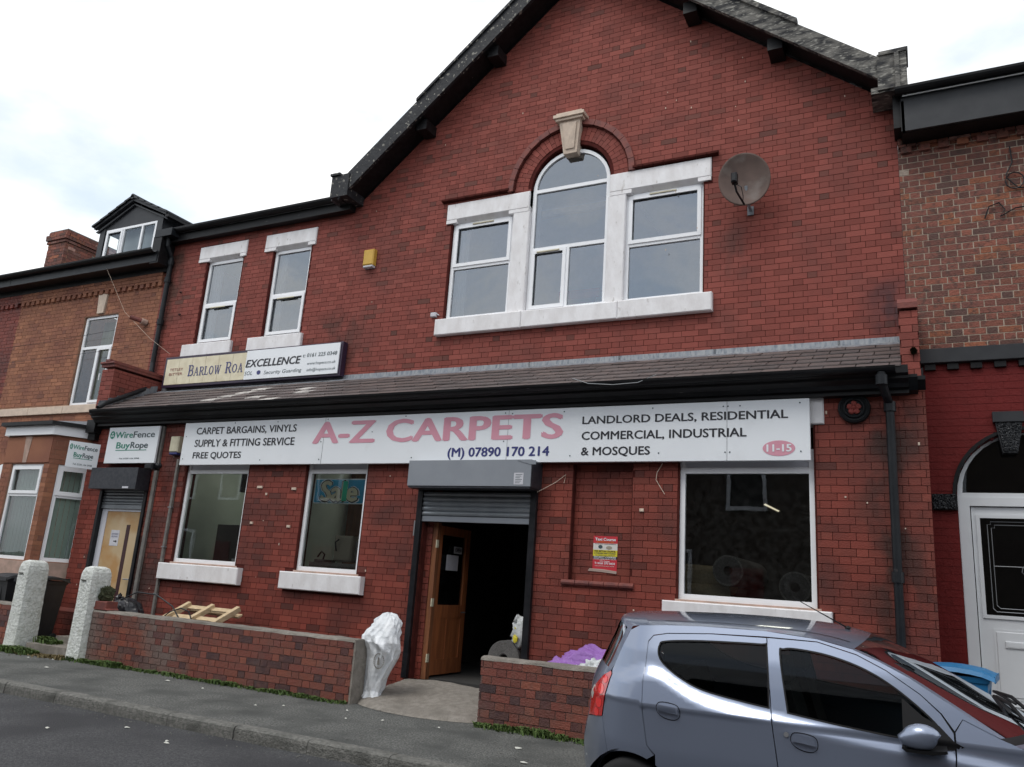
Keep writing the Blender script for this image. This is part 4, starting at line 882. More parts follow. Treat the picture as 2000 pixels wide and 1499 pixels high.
# lightbox sign resting on the pent roof
s3 = thing('old_pub_sign', 'cream BARLOW ROAD lightbox half covered by white EXCELLENCE panel on slate roof', 'sign', (-10.2, 9.7, 4.45))
q = MB(); q.box(-12.24, -8.16, 9.68, 9.79, 4.44, 5.01); q.build('case', 'sign_purple_frame', s3)
for i in range(6):
    xa = -12.19+i*(1.97/6) if i < 6 else 0
    q = MB(); q.box(-12.19+i*.33, -12.19+(i+1)*.33-.006, 9.672, 9.68, 4.485, 4.965); q.build('cream_panel', 'sign_cream', s3)
q = MB(); q.box(-10.21, -8.20, 9.655, 9.672, 4.475, 4.985); q.build('overlay_panel', 'sign_white', s3)
Y3 = 9.668
text('TETLEY', -12.08, -11.74, 4.74, 4.79, Y3, 'brown_vinyl', s3, ref=CAP, bold=.01); text('BITTER', -12.08, -11.74, 4.655, 4.705, Y3, 'brown_vinyl', s3, ref=CAP, bold=.01)
# BARLOW ROA: slab serif letters drawn as strokes
def strokes(word, x, z, h_, m, parent, y):
    G = {'B': (.62, [((.14, 0), (.14, 1), .15), ((0, .03), (.42, .03), .07), ((0, .97), (.40, .97), .07), ((.14, .53), (.42, .53), .07), ((.42, .97), (.54, .86), .12), ((.54, .86), (.54, .66), .12), ((.54, .66), (.42, .53), .10), ((.42, .53), (.58, .42), .12), ((.58, .42), (.58, .15), .13), ((.58, .15), (.42, .03), .10)]),
         'A': (.72, [((.09, 0), (.36, 1), .07), ((.62, 0), (.36, 1), .14), ((.2, .35), (.5, .35), .07), ((-.02, .03), (.22, .03), .06), ((.48, .03), (.76, .03), .06)]),
         'R': (.68, [((.14, 0), (.14, 1), .15), ((0, .03), (.28, .03), .06), ((0, .97), (.42, .97), .07), ((.14, .50), (.42, .50), .07), ((.42, .97), (.56, .84), .12), ((.56, .84), (.56, .64), .12), ((.56, .64), (.42, .50), .10), ((.36, .50), (.62, .03), .13), ((.55, .03), (.74, .03), .06)]),
         'L': (.56, [((.14, 0), (.14, 1), .15), ((0, .03), (.54, .03), .07), ((0, .97), (.28, .97), .06), ((.54, 0), (.54, .26), .06)]),
         'O': (.72, [(((.36+.29*math.cos(a)), (.5+.46*math.sin(a))), ((.36+.29*math.cos(a+.524)), (.5+.46*math.sin(a+.524))), .08+.06*abs(math.cos(a+.26))) for a in [k*.5236 for k in range(12)]]),
         'W': (.98, [((.1, 1), (.30, 0), .14), ((.30, 0), (.48, .95), .07), ((.48, .95), (.68, 0), .14), ((.68, 0), (.88, 1), .07), ((0, .97), (.22, .97), .06), ((.38, .97), (.58, .97), .06), ((.76, .97), (.99, .97), .06)])}
    for i, ch in enumerate(word):
        if ch == ' ': x += .45*h_; continue
        w_, st = G[ch.upper()]; hh = h_ if ch.isupper() else h_*.78; b_ = MB()
        for n_, (a, c, t) in enumerate(st):
            a = Vector(a)*hh; c = Vector(c)*hh; d_ = (c-a); nn = Vector((-d_.y, d_.x)).normalized()*t*hh/2; e_ = d_.normalized()*.012*hh
            b_.add([(x+p.x, y-n_*.00012, z+p.y) for p in (a-nn-e_, c-nn+e_, c+nn+e_, a+nn-e_)], [(0, 1, 2, 3)])
        b_.build('lettering', m, parent); x += (w_+.13)*hh
    return x
strokes('Barlow Roa', -11.60, 4.622, .200, 'navy_vinyl', s3, Y3)
Y4 = 9.652
text('EXCELLENCE', -10.20, -8.98, 4.69, 4.825, Y4, 'black_vinyl', s3, bold=.03, shear=.18, ref=CAP)
text('SOL', -10.20, -10.02, 4.55, 4.62, Y4, 'charcoal_vinyl', s3, ref=CAP, shear=.15); text('Security Guarding', -9.76, -8.94, 4.545, 4.61, Y4, 'charcoal_vinyl', s3, ref=CAP, shear=.15)
q = MB(); q.add([(-9.88+.045*math.cos(t), Y4, 4.585+.038*math.sin(t)) for t in [2*math.pi*k/16 for k in range(16)]], [tuple(range(16))]); q.build('logo_disc', 'navy_vinyl', s3)
text('t: 0161 225 0348', -8.95, -8.24, 4.785, 4.85, Y4, 'charcoal_vinyl', s3, ref=CAP, shear=.12, bold=.01)
text('www.hopece.co.uk', -8.84, -8.25, 4.65, 4.70, Y4, 'charcoal_vinyl', s3, ref=CAP, shear=.12); text('info@hopece.co.uk', -8.83, -8.24, 4.54, 4.59, Y4, 'charcoal_vinyl', s3, ref=CAP, shear=.12)

# poster in the bricked-up niche
po = thing('poster', 'red, white and yellow Taxi Course poster taped in bricked-up niche', 'poster', (-3.29, 8.885, 1.62))
YP = 8.884
bands = [(0, .155, 'poster_red'), (.155, .34, 'poster_red'), (.34, .42, 'black_vinyl'), (.42, .60, 'poster_yellow'), (.60, .79, 'poster_white'), (.79, 1.0, 'poster_red')]
P0x, P1x, P0z, P1z = -3.435, -3.140, 1.625, 2.02
for a, c, m in bands:
    q = MB(); q.box(P0x, P1x, YP, YP+.003, P0z+(P1z-P0z)*a, P0z+(P1z-P0z)*c); q.build('printed_band', m, po)
def pt(body, u0, u1, v0, v1, m, bold=.03): text(body, P0x+.295*u0, P0x+.295*u1, P0z+.395*v0, P0z+.395*v1, YP-.002, m, po, bold=bold, ref=CAP)
pt('Taxi Course', .07, .93, .87, .95, 'sign_white', .04); pt('NEW DRIVERS START HERE', .15, .85, .815, .845, 'poster_orange'); pt('WE ARE NOW TAKING BOOKINGS', .06, .94, .765, .785, 'black_vinyl', .01)
pt('FOR SEFTON COUNCIL', .06, .94, .545, .59, 'black_vinyl'); pt('& CHESHIRE WEST COUNCIL', .06, .94, .49, .525, 'charcoal_vinyl'); pt('TO TRAIN CALL US NOW', .10, .90, .44, .465, 'charcoal_vinyl', .01)
pt('SECURITY COURSES', .04, .96, .375, .415, 'sign_white'); pt('DOOR SUPERVISOR / CCTV', .04, .96, .325, .36, 'sign_white', .02)
pt('MTS Training', .30, .70, .265, .295, 'sign_white'); pt('T: 0161 273 6633', .08, .92, .195, .25, 'sign_white', .04); pt('MANCHESTER COURSE CENTRE', .10, .9, .13, .155, 'poster_white', .01)
q = MB(); q.add([(P0x+.295*(.30+.09*math.cos(t)), YP-.002, P0z+.395*(.69+.055*math.sin(t))) for t in [2*math.pi*k/10 for k in range(10)]], [tuple(range(10))]); q.build('picture', 'charcoal_vinyl', po)
q = MB(); q.add([(P0x+.295*(.66+.13*math.cos(t)), YP-.002, P0z+.395*(.67+.05*math.sin(t))) for t in [2*math.pi*k/9 for k in range(9)]], [tuple(range(9))]); q.build('picture', 'cardboard', po)
q = MB(); q.add([(-3.49, YP-.004, 1.62), (-3.30, YP-.004, 1.612), (-3.14, YP-.006, 1.60), (-3.14, YP-.004, 1.63), (-3.30, YP-.002, 1.645), (-3.47, YP-.004, 1.65)], [(0, 1, 2, 3, 4, 5)]); q.build('tape', 'tape', po)

# small things fixed to the front
def alarm(x0, x1, z0, z1, y, m, label, foot=None):
    t = thing('alarm_box', label, 'alarm box', ((x0+x1)/2, y, z0)); q = MB(); q.rbox(x0, x1, y-.09, y, z0+.035, z1, .018); q.build('cover', m, t)
    q = MB(); q.rbox(x0+.01, x1-.01, y-.08, y, z0, z0+.035, .008); q.build('base', foot or m, t); return t
alarm(-8.00, -7.79, 6.27, 6.58, U-.003, 'alarm_yellow', 'yellow alarm box high on the red brick wall left of the arched window', 'paper')
alarm(-10.585, -10.395, 3.03, 3.32, L-.003, 'alarm_cream', 'cream alarm box with dark foot between the two white signs', 'navy_vinyl')
ro = thing('roundel', 'round black plaque with red rose centre on brick by the downpipe', 'plaque', (-.58, 8.74, 3.26))
q = MB(); q.lathe([(.155, 0.06), (.158, .0), (.15, -.02), (.135, -.03), (.125, -.012), (.112, -.006), (.10, -.026), (.088, -.030), (.078, -.005), (.001, -.002)], (-.58, L-.03, 3.41), 'y', 40); q.build('ring', 'roundel_black', ro)
q = MB()
for k in range(5):
    a = 2*math.pi*k/5+.3; q.blob((-.58+.042*math.cos(a), L-.045, 3.41+.042*math.sin(a)), (.032, .018, .032), 10, .08, k)
q.blob((-.58, L-.055, 3.41), (.022, .016, .022), 8, .05); q.build('rose', 'roundel_red', ro, smooth=True)
# satellite dish
ds = thing('satellite_dish', 'round grey-brown satellite dish mounted right of the arched window', 'satellite dish', (-1.80, U, 6.2))
q = MB(); n = 32; prof = [(.0001, .075), (.08, .07), (.16, .055), (.24, .030), (.30, .004), (.318, -.004), (.322, .004), (.30, .016), (.24, .042), (.16, .067), (.0001, .09)]
q.lathe(prof, (0, 0, 0), 'y', n)
cx_, cy_, cz_ = -1.815, U-.34, 6.615
M_ = Matrix.Rotation(R(10), 3, 'Z') @ Matrix.Rotation(R(4), 3, 'X')
q.v = [tuple(M_ @ Vector((v[0], v[1], v[2]*1.12))+Vector((cx_, cy_, cz_))) for v in q.v]
q.build('reflector', 'dish_grey', ds, smooth=True)
q = MB(); q.tube([(-1.80, U, 6.33), (-1.80, U-.20, 6.35), (-1.81, U-.27, 6.55)], .02, 8); q.box(-1.84, -1.76, U-.02, U-.002, 6.26, 6.38); q.build('bracket', 'grey_metal', ds)
q = MB(); q.tube([(-1.82, U-.30, 6.27), (-1.87, U-.55, 6.34), (-1.88, U-.62, 6.42)], .014, 6); q.build('arm', 'black_metal', ds)
q = MB(); q.rbox(-1.915, -1.845, U-.68, U-.58, 6.42, 6.55, .015); q.build('receiver', 'black_metal', ds)
q = MB(); q.tube([(-1.86, U-.6, 6.41), (-1.80, U-.62, 6.36), (-1.80, U-.5, 6.30), (-1.83, U-.35, 6.27)], .005, 5); q.build('cable', 'black_metal', ds)
# flood lamp by the side door
fl = thing('security_lamp', 'small black lamp on bracket beside the side door shutter', 'lamp', (-10.78, 8.7, 2.8))
q = MB(); q.tube([(-10.80, L, 2.86), (-10.79, L-.16, 2.84), (-10.72, L-.22, 2.82)], .012, 6); q.build('bracket', 'black_metal', fl)
q = MB(); q.rbox(-10.80, -10.62, L-.32, L-.16, 2.76, 2.86, .02); q.blob((-10.60, L-.22, 2.83), (.06, .06, .05), 10, .1, 3); q.build('lamp_head', 'black_metal', fl)
# cables
def cable(label, pts, r=.006, m='black_pipe', name='cable', sag=None):
    q = MB(); q.tube(pts, r, 5); o = q.build(name, m, base=pts[0]); return tag(o, label, 'cable')
cable('thin pale cable hanging loose beside the top left corner of the large shop window', [(-2.60, L-.02, 2.85), (-2.66, L-.03, 2.74), (-2.67, L-.03, 2.66), (-2.62, L-.03, 2.58), (-2.57, L-.02, 2.50)], .004, 'stone_buff')
cable('thin wire strung from shutter box corner to the niche edge', [(-4.13, L-.06, 2.50), (-3.90, L-.05, 2.62), (-3.78, L-.02, 2.72), (-3.80, L-.02, 2.62)], .004, 'stone_buff')
cable('thin wire looped over the black cornice above the fascia sign', [(-3.6, 8.40, 3.80), (-3.4, 8.41, 3.73), (-3.1, 8.41, 3.70), (-2.8, 8.41, 3.71), (-2.6, 8.45, 3.80)], .005, 'leading')

# ---------------------------------------------------------------- the orange brick terrace house on the left
lh = thing('terraced_house', 'orange brick terraced house with bay window and dark dormer, left of the shop', 'house', (-15.0, 9.8, 0))
HX0 = -17.28
lho = [(-15.03, -14.00, 4.24, 6.10), (HX0, -12.86, 4.08, 4.24), (-14.72, -14.40, 6.12, 6.54), (-17.05, -16.2, 0, 3.2)]
b1 = Bricks(lh, 'brick_orange', .09)
b1.add(lay(HX0, -12.86, 3.2, 6.60, lho, P=.338, j=.008), U)
b1.add(lay(HX0, -14.6, 0.0, 3.2, lho, P=.338, j=.008), U)
for i in range(26):                                         # dentil course
    x = HX0+.05+i*.171; b1.add([(x, x+.10, 6.53, 6.61, None, True, False)], U-.045)
b1.add(lay(HX0, -12.86, 6.61, 6.92, (), P=.338, j=.008), U-.05)
b1.finish(300)
q = MB(); q.plate(rect(HX0, -12.86, 0, 6.9), [rect(-15.02, -14.01, 4.25, 6.09), rect(-17.0, -16.22, .1, 3.1)], U+.005, U+.15); q.build('mortar', 'mortar_sand', lh)
q = MB(); q.box(HX0, -12.86, 16, 16.1, 0, 7); q.box(HX0, HX0+.05, U+.2, 16, 0, 7); q.box(-12.91, -12.87, U+.2, 16, 0, 7); q.build('back_wall', 'mortar_sand', lh)
q = MB(); q.prism([(-14.69, 6.54), (-14.42, 6.54), (-14.46, 6.13), (-14.64, 6.13)], U-.03, U+.1); q.build('keystone', 'stone_buff', lh)
for i in range(4): q = MB(); q.rbox(HX0+i*1.1, min(HX0+(i+1)*1.1-.006, -12.88), U-.045, U+.1, 4.08, 4.235, .006); q.build('string_course', 'stone_buff', lh)
wd = sash(lh, -15.01, -14.02, 4.245, 6.09, U+.04, bars_z=(5.43,), bars_x=((-14.49, 4, 5.4),), sashes=(1,), gmat='glass_shop')
q = MB(); q.tube([(-14.20, U+.01, 4.85), (-14.20, U-.02, 4.85), (-14.19, U-.02, 4.72)], .010, 5); q.build('handle', 'upvc_white', wd)
q = MB(); q.box(-14.95, -14.6, U+.4, U+.42, 4.2, 6.1); q.box(-14.52, -14.46, U+.35, U+.37, 4.2, 6.1); q.build('curtain_or_reveal', 'curtain_or_reveal', lh)
q = MB(); q.box(-15.1, -13.9, U+1.6, U+1.7, 4.0, 6.4); q.build('room_shell', 'room_dark', lh)
# eaves
def eaves(parent, x0, x1, zf0, zf1, yg, zg, m='dark_grey_cladding'):
    q = MB(); q.box(x0, x1, U-.34, U-.30, zf0, zf1); q.build('fascia', m, parent)
    q = MB(); q.box(x0, x1, U-.30, U+.02, zf0, zf0+.03); q.box(x0, x1, U-.06, U+.02, zf0-.10, zf0); q.build('soffit', 'black_gloss_paint', parent)
    gutter(parent, x0, x1, yg, zg, .07)
eaves(lh, HX0, -12.74, 6.90, 7.10, U-.42, 7.12)
q = MB(); q.add([(HX0, U-.36, 7.12), (-12.86, U-.36, 7.12), (-12.86, 13.6, 9.55), (HX0, 13.6, 9.55)], [(0, 1, 2, 3)]); q.build('roof', 'roof_slate_dark', lh)
# dormer
DX0, DX1, DY = -15.42, -13.52, U+.25
dm = hub('dormer', lh)
q = MB(); q.box(DX0-.04, DX0+.12, DY-.02, DY+.06, 7.30, 8.24); q.box(DX1-.16, DX1, DY-.02, DY+.06, 7.30, 8.24); q.box(DX0+.12, DX1-.16, DY, DY+.05, 8.16, 8.24)
q.prism([(DX0, 8.24), (DX1, 8.24), ((DX0+DX1)/2, 8.62)], DY, DY+.05)
q.build('front_cladding', 'dark_grey_cladding', dm)
q = MB(); mx_ = (DX0+DX1)/2
for (xa, za, xb, zb) in ((DX0-.16, 8.24, mx_, 8.74), (mx_, 8.74, DX1+.16, 8.24)):
    q.prism([(xa, za-.05), (xb, zb-.05), (xb, zb+.03), (xa, za+.03)], DY-.10, DY-.03)
    q.prism([(xa+.06*(1 if xa < mx_-.1 else 0), za-.13), (xb, zb-.13), (xb, zb-.10), (xa, za-.10)], DY-.05, DY-.0)
q.build('bargeboard', 'dark_grey_cladding', dm)
for k in range(6):
    q = MB(); z_ = 7.42+k*.14; q.prism([(DX1-.01, z_), (DX1+.018, z_), (DX1+.004, z_+.15), (DX1-.01, z_+.15)], DY+.02, DY+1.9); q.build('weatherboard', 'dark_grey_cladding', dm)
def tilerow(x0, z0, x1, z1, n=5):
    for i in range(n):
        a = i/n; c = (i+1.25)/n
        for j_ in range(7):
            y0 = DY-.14+j_*.30; xa, za = x0+(x1-x0)*a, z0+(z1-z0)*a; xb, zb = x0+(x1-x0)*min(1, c), z0+(z1-z0)*min(1, c)
            q = MB(); q.add([(xa, y0, za+.05), (xa, y0+.29, za+.05), (xb, y0+.29, zb+.035), (xb, y0, zb+.035), (xa, y0, za+.01), (xa, y0+.29, za+.01), (xb, y0+.29, zb-.01), (xb, y0, zb-.01)], [(0, 3, 2, 1), (0, 4, 7, 3), (0, 1, 5, 4), (1, 2, 6, 5)]); q.build('roof_tile', 'dark_grey_cladding', dm)
tilerow(DX0-.2, 8.22, mx_, 8.76); tilerow(DX1+.2, 8.22, mx_, 8.76)
for j_ in range(6): q = MB(); q.tube([(mx_, DY-.14+j_*.36, 8.77), (mx_, DY+.2+j_*.36, 8.77)], .06, 8); q.build('ridge_tile', 'dark_grey_cladding', dm)
q = MB(); q.box(DX1+.14, DX1+.24, DY-.1, DY+1.9, 8.14, 8.20); q.build('gutter', 'black_gloss_paint', dm)
def msash(parent, *a, **k):
    w_ = sash(lh, *a, **k); return w_
msash(dm, -15.26, -13.70, 7.46, 8.15, DY-.01, bars_x=((-14.71, 7, 9), (-14.13, 7, 9)), sashes=(0,), gmat='glass_shop', fr=.05)
q = MB(); q.box(-15.2, -13.75, DY+.25, DY+.27, 7.4, 8.2); q.build('net_curtain', 'net_white', lh)
# chimney with corbelled cap
def chimney(parent):
    b_ = Bricks(parent, 'brick_mixed', .08); x0, x1, y0, y1, z0, z1 = -19.05, -18.37, 11.1, 13.4, 7.6, 9.12
    def put(a, c, d, e, za, zb):
        b_.add(lay(a, c, za, zb, (), P=.338, j=.008), d); rows = lay(d+.09, e, za, zb, (), P=.338, j=.008); b_.add(rows, 0, tf=lambda x, y, z: (c-y, x, z)); b_.add(rows, 0, tf=lambda x, y, z: (a+y, x, z))
    put(x0, x1, y0, y1, z0, z1-.34); put(x0-.03, x1+.03, y0-.03, y1+.03, z1-.34, z1-.26); put(x0-.06, x1+.06, y0-.06, y1+.06, z1-.26, z1-.10); put(x0-.02, x1+.02, y0-.02, y1+.02, z1-.10, z1)
    b_.finish(60)
    q = MB(); q.box(x0+.01, x1-.01, y0+.01, y1, z0, z1-.01); q.build('mortar', 'mortar_sand', parent)
    q = MB(); q.box(x0-.01, x1+.01, y0-.01, y1+.01, z1-.015, z1+.02); q.build('flaunching', 'kerb_concrete', parent)
# the redder house at the far left edge
l2 = thing('terraced_house', 'dark red brick house front at the extreme left edge of the picture', 'house', (-19.5, 9.8, 0))
b2 = Bricks(l2, 'brick_lower', .09); b2.add(lay(-20.2, HX0, 0, 6.6, [(-20.3, HX0, 4.08, 4.24)], P=.338, j=.008), U)
for i in range(17): x = -20.2+i*.171; b2.add([(x, x+.10, 6.53, 6.61, None, True, False)], U-.045)
b2.add(lay(-20.2, HX0, 6.61, 6.92, (), P=.338, j=.008), U-.05); b2.finish(200)
q = MB(); q.box(-22, HX0-.005, U+.005, U+.2, 0, 6.9); q.build('mortar', 'mortar_lower', l2)
for i in range(3): q = MB(); q.rbox(-20.6+i*1.1, -20.6+(i+1)*1.1-.006 if i < 2 else HX0-.006, U-.045, U+.1, 4.08, 4.235, .006); q.build('string_course', 'stone_buff', l2)
eaves(l2, -24, HX0-.01, 6.90, 7.10, U-.42, 7.12)
q = MB(); q.add([(-24, U-.36, 7.12), (HX0, U-.36, 7.12), (HX0, 13.6, 9.55), (-24, 13.6, 9.55)], [(0, 1, 2, 3)]); q.build('roof', 'roof_slate_dark', l2)
chimney(l2)
pg = thing('pigeon', 'small grey pigeon perched on top of the brick chimney', 'bird', (-18.95, 11.6, 9.14))
px_, py_, pz_ = -18.93, 11.5, 9.14
q = MB(); q.blob((px_, py_, pz_+.11), (.12, .06, .065), 12, .05); q.blob((px_-.09, py_, pz_+.19), (.045, .04, .06), 10, .03); q.blob((px_-.11, py_, pz_+.25), (.034, .03, .034), 10, .02)
q.tube([(px_-.14, py_, pz_+.25), (px_-.17, py_, pz_+.243)], [.008, .002], 5); q.tube([(px_+.08, py_, pz_+.10), (px_+.21, py_, pz_+.06)], [.035, .02], 6)
q.tube([(px_, py_-.02, pz_), (px_, py_-.02, pz_+.07)], .005, 4); q.tube([(px_, py_+.02, pz_), (px_, py_+.02, pz_+.07)], .005, 4); q.build('body', 'pigeon_grey', pg, smooth=True)
# bay window of the orange house
BY = 8.40; BX0, BX1 = -14.30, -13.02; ca = R(55)
cxe = BX1+.42; cye = BY+.42*math.tan(ca)
def onc(u, y=0.0):                                           # point along the right-hand cant, u metres from the corner, y inwards
    return (BX1+u*math.cos(ca)-y*math.sin(ca), BY+u*math.sin(ca)+y*math.cos(ca))
def oncl(u, y=0.0):
    p = onc(u, y); return (BX0+BX1-p[0], p[1])
bb = Bricks(lh, 'brick_orange', .08)
fo = [(-14.06, -13.16, 1.25, 2.86)]
for tfm in (None,):
    bb.add(lay(BX0, BX1, .1, 1.0, (), P=.338, j=.008), BY); bb.add(lay(BX0, BX1, 1.0, 3.34, fo+[(BX0, BX1, 1.0, 1.25)], P=.338, j=.008), BY)
CW = .73
for fn in (onc, oncl):
    rows = lay(0, CW, .1, 3.34, [(.13, CW-.1, 1.0, 2.86), (0, CW, 1.0, 1.25)], P=.338, j=.008)
    bb.add(rows, 0, tf=(lambda F: (lambda x, y, z: (*F(x, y), z)))(fn))
bb.finish(0)
q = MB(); q.plate(rect(BX0+.01, BX1-.01, .1, 3.34), [rect(-14.05, -13.17, 1.26, 2.85)], BY+.004, BY+.12)
q.build('mortar', 'mortar_sand', lh)
for fn in (onc, oncl):
    q = MB(); q.plate(rect(0, CW, .1, 3.34), [rect(.135, CW-.105, 1.26, 2.85)], .004, .10); q.v = [(*fn(v[0], v[1]), v[2]) for v in q.v]; q.build('mortar', 'mortar_sand', lh)
def poly_ring(exp):                                          # plan of the bay, expanded
    e = exp; a = onc(0); p1 = onc(CW+.1)
    return [(BX0-.5-e, U), (BX0+BX1-p1[0]-e, p1[1]), (BX0-e*.5, BY-e), (BX1+e*.5, BY-e), (p1[0]+e*.3, p1[1]-e*.5), (p1[0]+e*.3, U)]
q = MB(); q.prism(poly_ring(.05), 1.0, 1.245, axis='z'); q.build('sill_band', 'stone_pink', lh)
q = MB(); q.prism(poly_ring(.06), 3.34, 3.50, axis='z'); q.build('fascia', 'upvc_white', lh)
q = MB(); q.prism(poly_ring(.14), 3.50, 3.56, axis='z'); q.build('gutter', 'black_gloss_paint', lh)
q = MB(); r0_, r1_ = poly_ring(.10), [(BX0-.2, U), (BX0+.1, U-.2), (BX0+.2, U-.25), (BX1-.2, U-.25), (BX1+.2, U-.2), (BX1+.3, U)]
q.add([(p[0], p[1], 3.56) for p in r0_]+[(p[0], p[1], 3.80) for p in r1_], [(i, i+1, 7+i, 6+i) for i in range(5)]); q.build('roof', 'lead', lh)
q = MB(); q.prism([(-13.78, 3.32), (-13.60, 3.32), (-13.64, 2.87), (-13.74, 2.87)], BY-.02, BY+.05); q.build('keystone', 'stone_pink', lh)
q = MB(); q.box(BX0+.02, BX1-.02, BY-.012, BY+.05, 2.87, 3.31); q.build('lintel', 'brick_orange', lh, tint=True)
sash(lh, -14.05, -13.17, 1.26, 2.85, BY+.03, bars_z=(2.33,), sashes=(1,), gmat='glass_shop')
for i in range(9):
    q = MB(); q.box(-14.02+i*.093, -13.935+i*.093, BY+.14, BY+.15, 1.26, 2.80); q.build('blind_slat', 'blind_green', lh)
for fn, vis in ((onc, True), (oncl, False)):
    f = MB(); x0, x1, z0, z1 = .14, CW-.11, 1.26, 2.85
    f.plate(rect(x0, x1, z0, z1), [rect(x0+.055, x1-.055, z0+.06, 2.30), rect(x0+.055, x1-.055, 2.37, z1-.06)], .02, .07)
    wd = hub('window', lh)
    f.v = [(*fn(v[0], v[1]), v[2]) for v in f.v]; f.build('frame', 'upvc_white', wd)
    f = MB(); f.plate(rect(x0+.03, x1-.03, 2.34, z1-.03), [rect(x0+.09, x1-.09, 2.41, z1-.10)], .0, .02); f.v = [(*fn(v[0], v[1]), v[2]) for v in f.v]; f.build('sash', 'upvc_white', wd)
    for za, zb in ((z0+.05, 2.31), (2.36, z1-.05)):
        f = MB(); f.add([(*fn(x0+.05, .045), za), (*fn(x1-.05, .045), za), (*fn(x1-.05, .045), zb), (*fn(x0+.05, .045), zb)], [(0, 1, 2, 3)]); f.build('pane', 'glass_shop', wd)
    for i in range(5):
        f = MB(); f.add([(*fn(x0+.05+i*.078, .14), 1.26), (*fn(x0+.122+i*.078, .14), 1.26), (*fn(x0+.122+i*.078, .14), 2.8), (*fn(x0+.05+i*.078, .14), 2.8)], [(0, 1, 2, 3)]); f.build('blind_slat', 'blind_green', lh)
q = MB(); q.box(BX0+.1, BX1-.1, U-.02, U, .2, 3.3); q.build('room_shell', 'room_dark', lh)
# sign carried on the cant
s4 = thing('small_shop_sign', 'angled green and white rope and fence sign hanging beside the bay window', 'sign', (-12.75, 8.6, 2.8))
A0, A1 = Vector((-12.50, 8.33)), Vector((-12.285, 8.745))
def X4(u, v): p = A0+(A1-A0)*u; return (p.x, p.y, 2.79+.43*v)
nrm = (.888, -.460)
q = MB(); c4 = [X4(0, 0), X4(1, 0), X4(1, 1), X4(0, 1)]; q.add(c4+[(p[0]-nrm[0]*.02, p[1]-nrm[1]*.02, p[2]) for p in c4], [(0, 1, 2, 3), (7, 6, 5, 4), (0, 4, 5, 1), (1, 5, 6, 2), (2, 6, 7, 3), (3, 7, 4, 0)]); q.build('panel', 'sign_white', s4)
def X5(u, v): p = X4(u, v); return (p[0]+nrm[0]*.003, p[1]+nrm[1]*.003, p[2])
wirefence(s4, X5, False)
# arched doorway of the orange house, mostly out of the picture
q = MB(); q.plate([(-16.95, .3), (-16.27, .3), (-16.27, 2.75)]+arc(-16.61, 2.75, .34, 10)[1:-1]+[(-16.95, 2.75)], [rect(-16.88, -16.34, 1.4, 2.6)], U-.02, U+.05); q.build('door', 'upvc_white', lh)
for i in range(13):
    t0, t1 = math.pi*i/13, math.pi*(i+1)/13-.02; q = MB(); q.col = tintc()
    q.prism([(-16.61+r_*math.cos(t), 2.75+r_*math.sin(t)) for r_, t in ((.36, t0), (.58, t0), (.58, t1), (.36, t1))], U-.012, U+.08); q.build('arch_brick', 'brick_orange', lh, tint=True)
# boiler flue pipe and aerial wires across the house
fp = thing('flue_pipe', 'short rusty vent pipe sticking out of orange brick wall beside window', 'vent pipe', (-13.25, 9.7, 5.8))
q = MB(); q.tube([(-13.12, U, 5.80), (-13.16, U-.10, 5.815)], .06, 12); q.build('collar', 'stone_pink', fp)
q = MB(); q.tube([(-13.15, U-.09, 5.815), (-13.30, U-.24, 5.86)], .045, 12); q.build('pipe', 'terracotta', fp)
cable('thin phone wire crossing orange brick house below its upper window head', [(-20.2, U-.08, 5.55), (-16, U-.07, 5.62), (-12.9, U-.1, 5.73)], .0035)
cable('thin sagging wire crossing the orange house at window transom height', [(-20.2, U-.12, 5.32), (-17, U-.1, 5.24), (-14.5, U-.1, 5.27), (-13.2, U-.06, 5.33)], .0035)
cable('pale wire falling from dark eaves across the downpipe to the pub sign', [(-14.15, U-.34, 6.92), (-13.55, U-.2, 6.0), (-12.75, U-.16, 5.42), (-12.25, U-.05, 5.1)], .0028, 'stone_buff')

# ---------------------------------------------------------------- the mixed brick house with the red painted ground floor on the right
rh = thing('terraced_house', 'mixed brick house with red painted ground floor and arched white door, far right', 'house', (1.5, 9.8, 0))
RX0, RX1 = -0.045, 3.2
b3 = Bricks(rh, 'brick_mixed', .09)
b3.add(lay(RX0, RX1, 4.29, 6.86, (), P=.338, j=.011, jv=.011), U)
for i in range(16): x = RX0+.03+i*.2; b3.add([(x, x+.115, 6.78, 6.86, None, True, False)], U-.04)
b3.add(lay(RX0, RX1, 6.86, 7.10, (), P=.338, j=.011), U-.045)
b3.finish(300)
q = MB(); q.box(RX0, RX1, U+.004, U+.2, 4.2, 7.1); q.build('mortar', 'mortar_light', rh)
AR = (1.02, 2.66, .70)
rows = lay(.09, RX1, .1, 4.12, [(.33, 1.75, 0, 2.66), (.085, .335, 2.5, 2.66)], circ=AR, P=.338, j=.005)
q = MB()
for r_ in rows:
    y = U+random.uniform(-.002, .001); q.box(r_[0], r_[1], y, y+.08, r_[2], r_[3], back=False)
q.plate([(.085, 0), (RX1, 0), (RX1, 4.12), (.085, 4.12)], [[(.335, .05), (1.72, .05), (1.72, 2.66)]+arc(*AR, 18)[1:-1]+[(.335, 2.66)]], U+.003, U+.2)
q.build('painted_wall', 'red_masonry_paint', rh)
for x0, x1 in ((.055, 1.10), (1.106, 2.1), (2.106, 3.2)): q = MB(); q.rbox(x0, x1, U-.07, U+.1, 4.115, 4.285, .008); q.build('string_course', 'dark_grey_cladding', rh)
for i in range(14): q = MB(); x = .10+i*.225; q.box(x, x+.11, U-.04, U+.02, 4.045, 4.113); q.build('stain_block', 'black_gloss_paint', rh)  # small black blocks put in place of an irregular dark stain
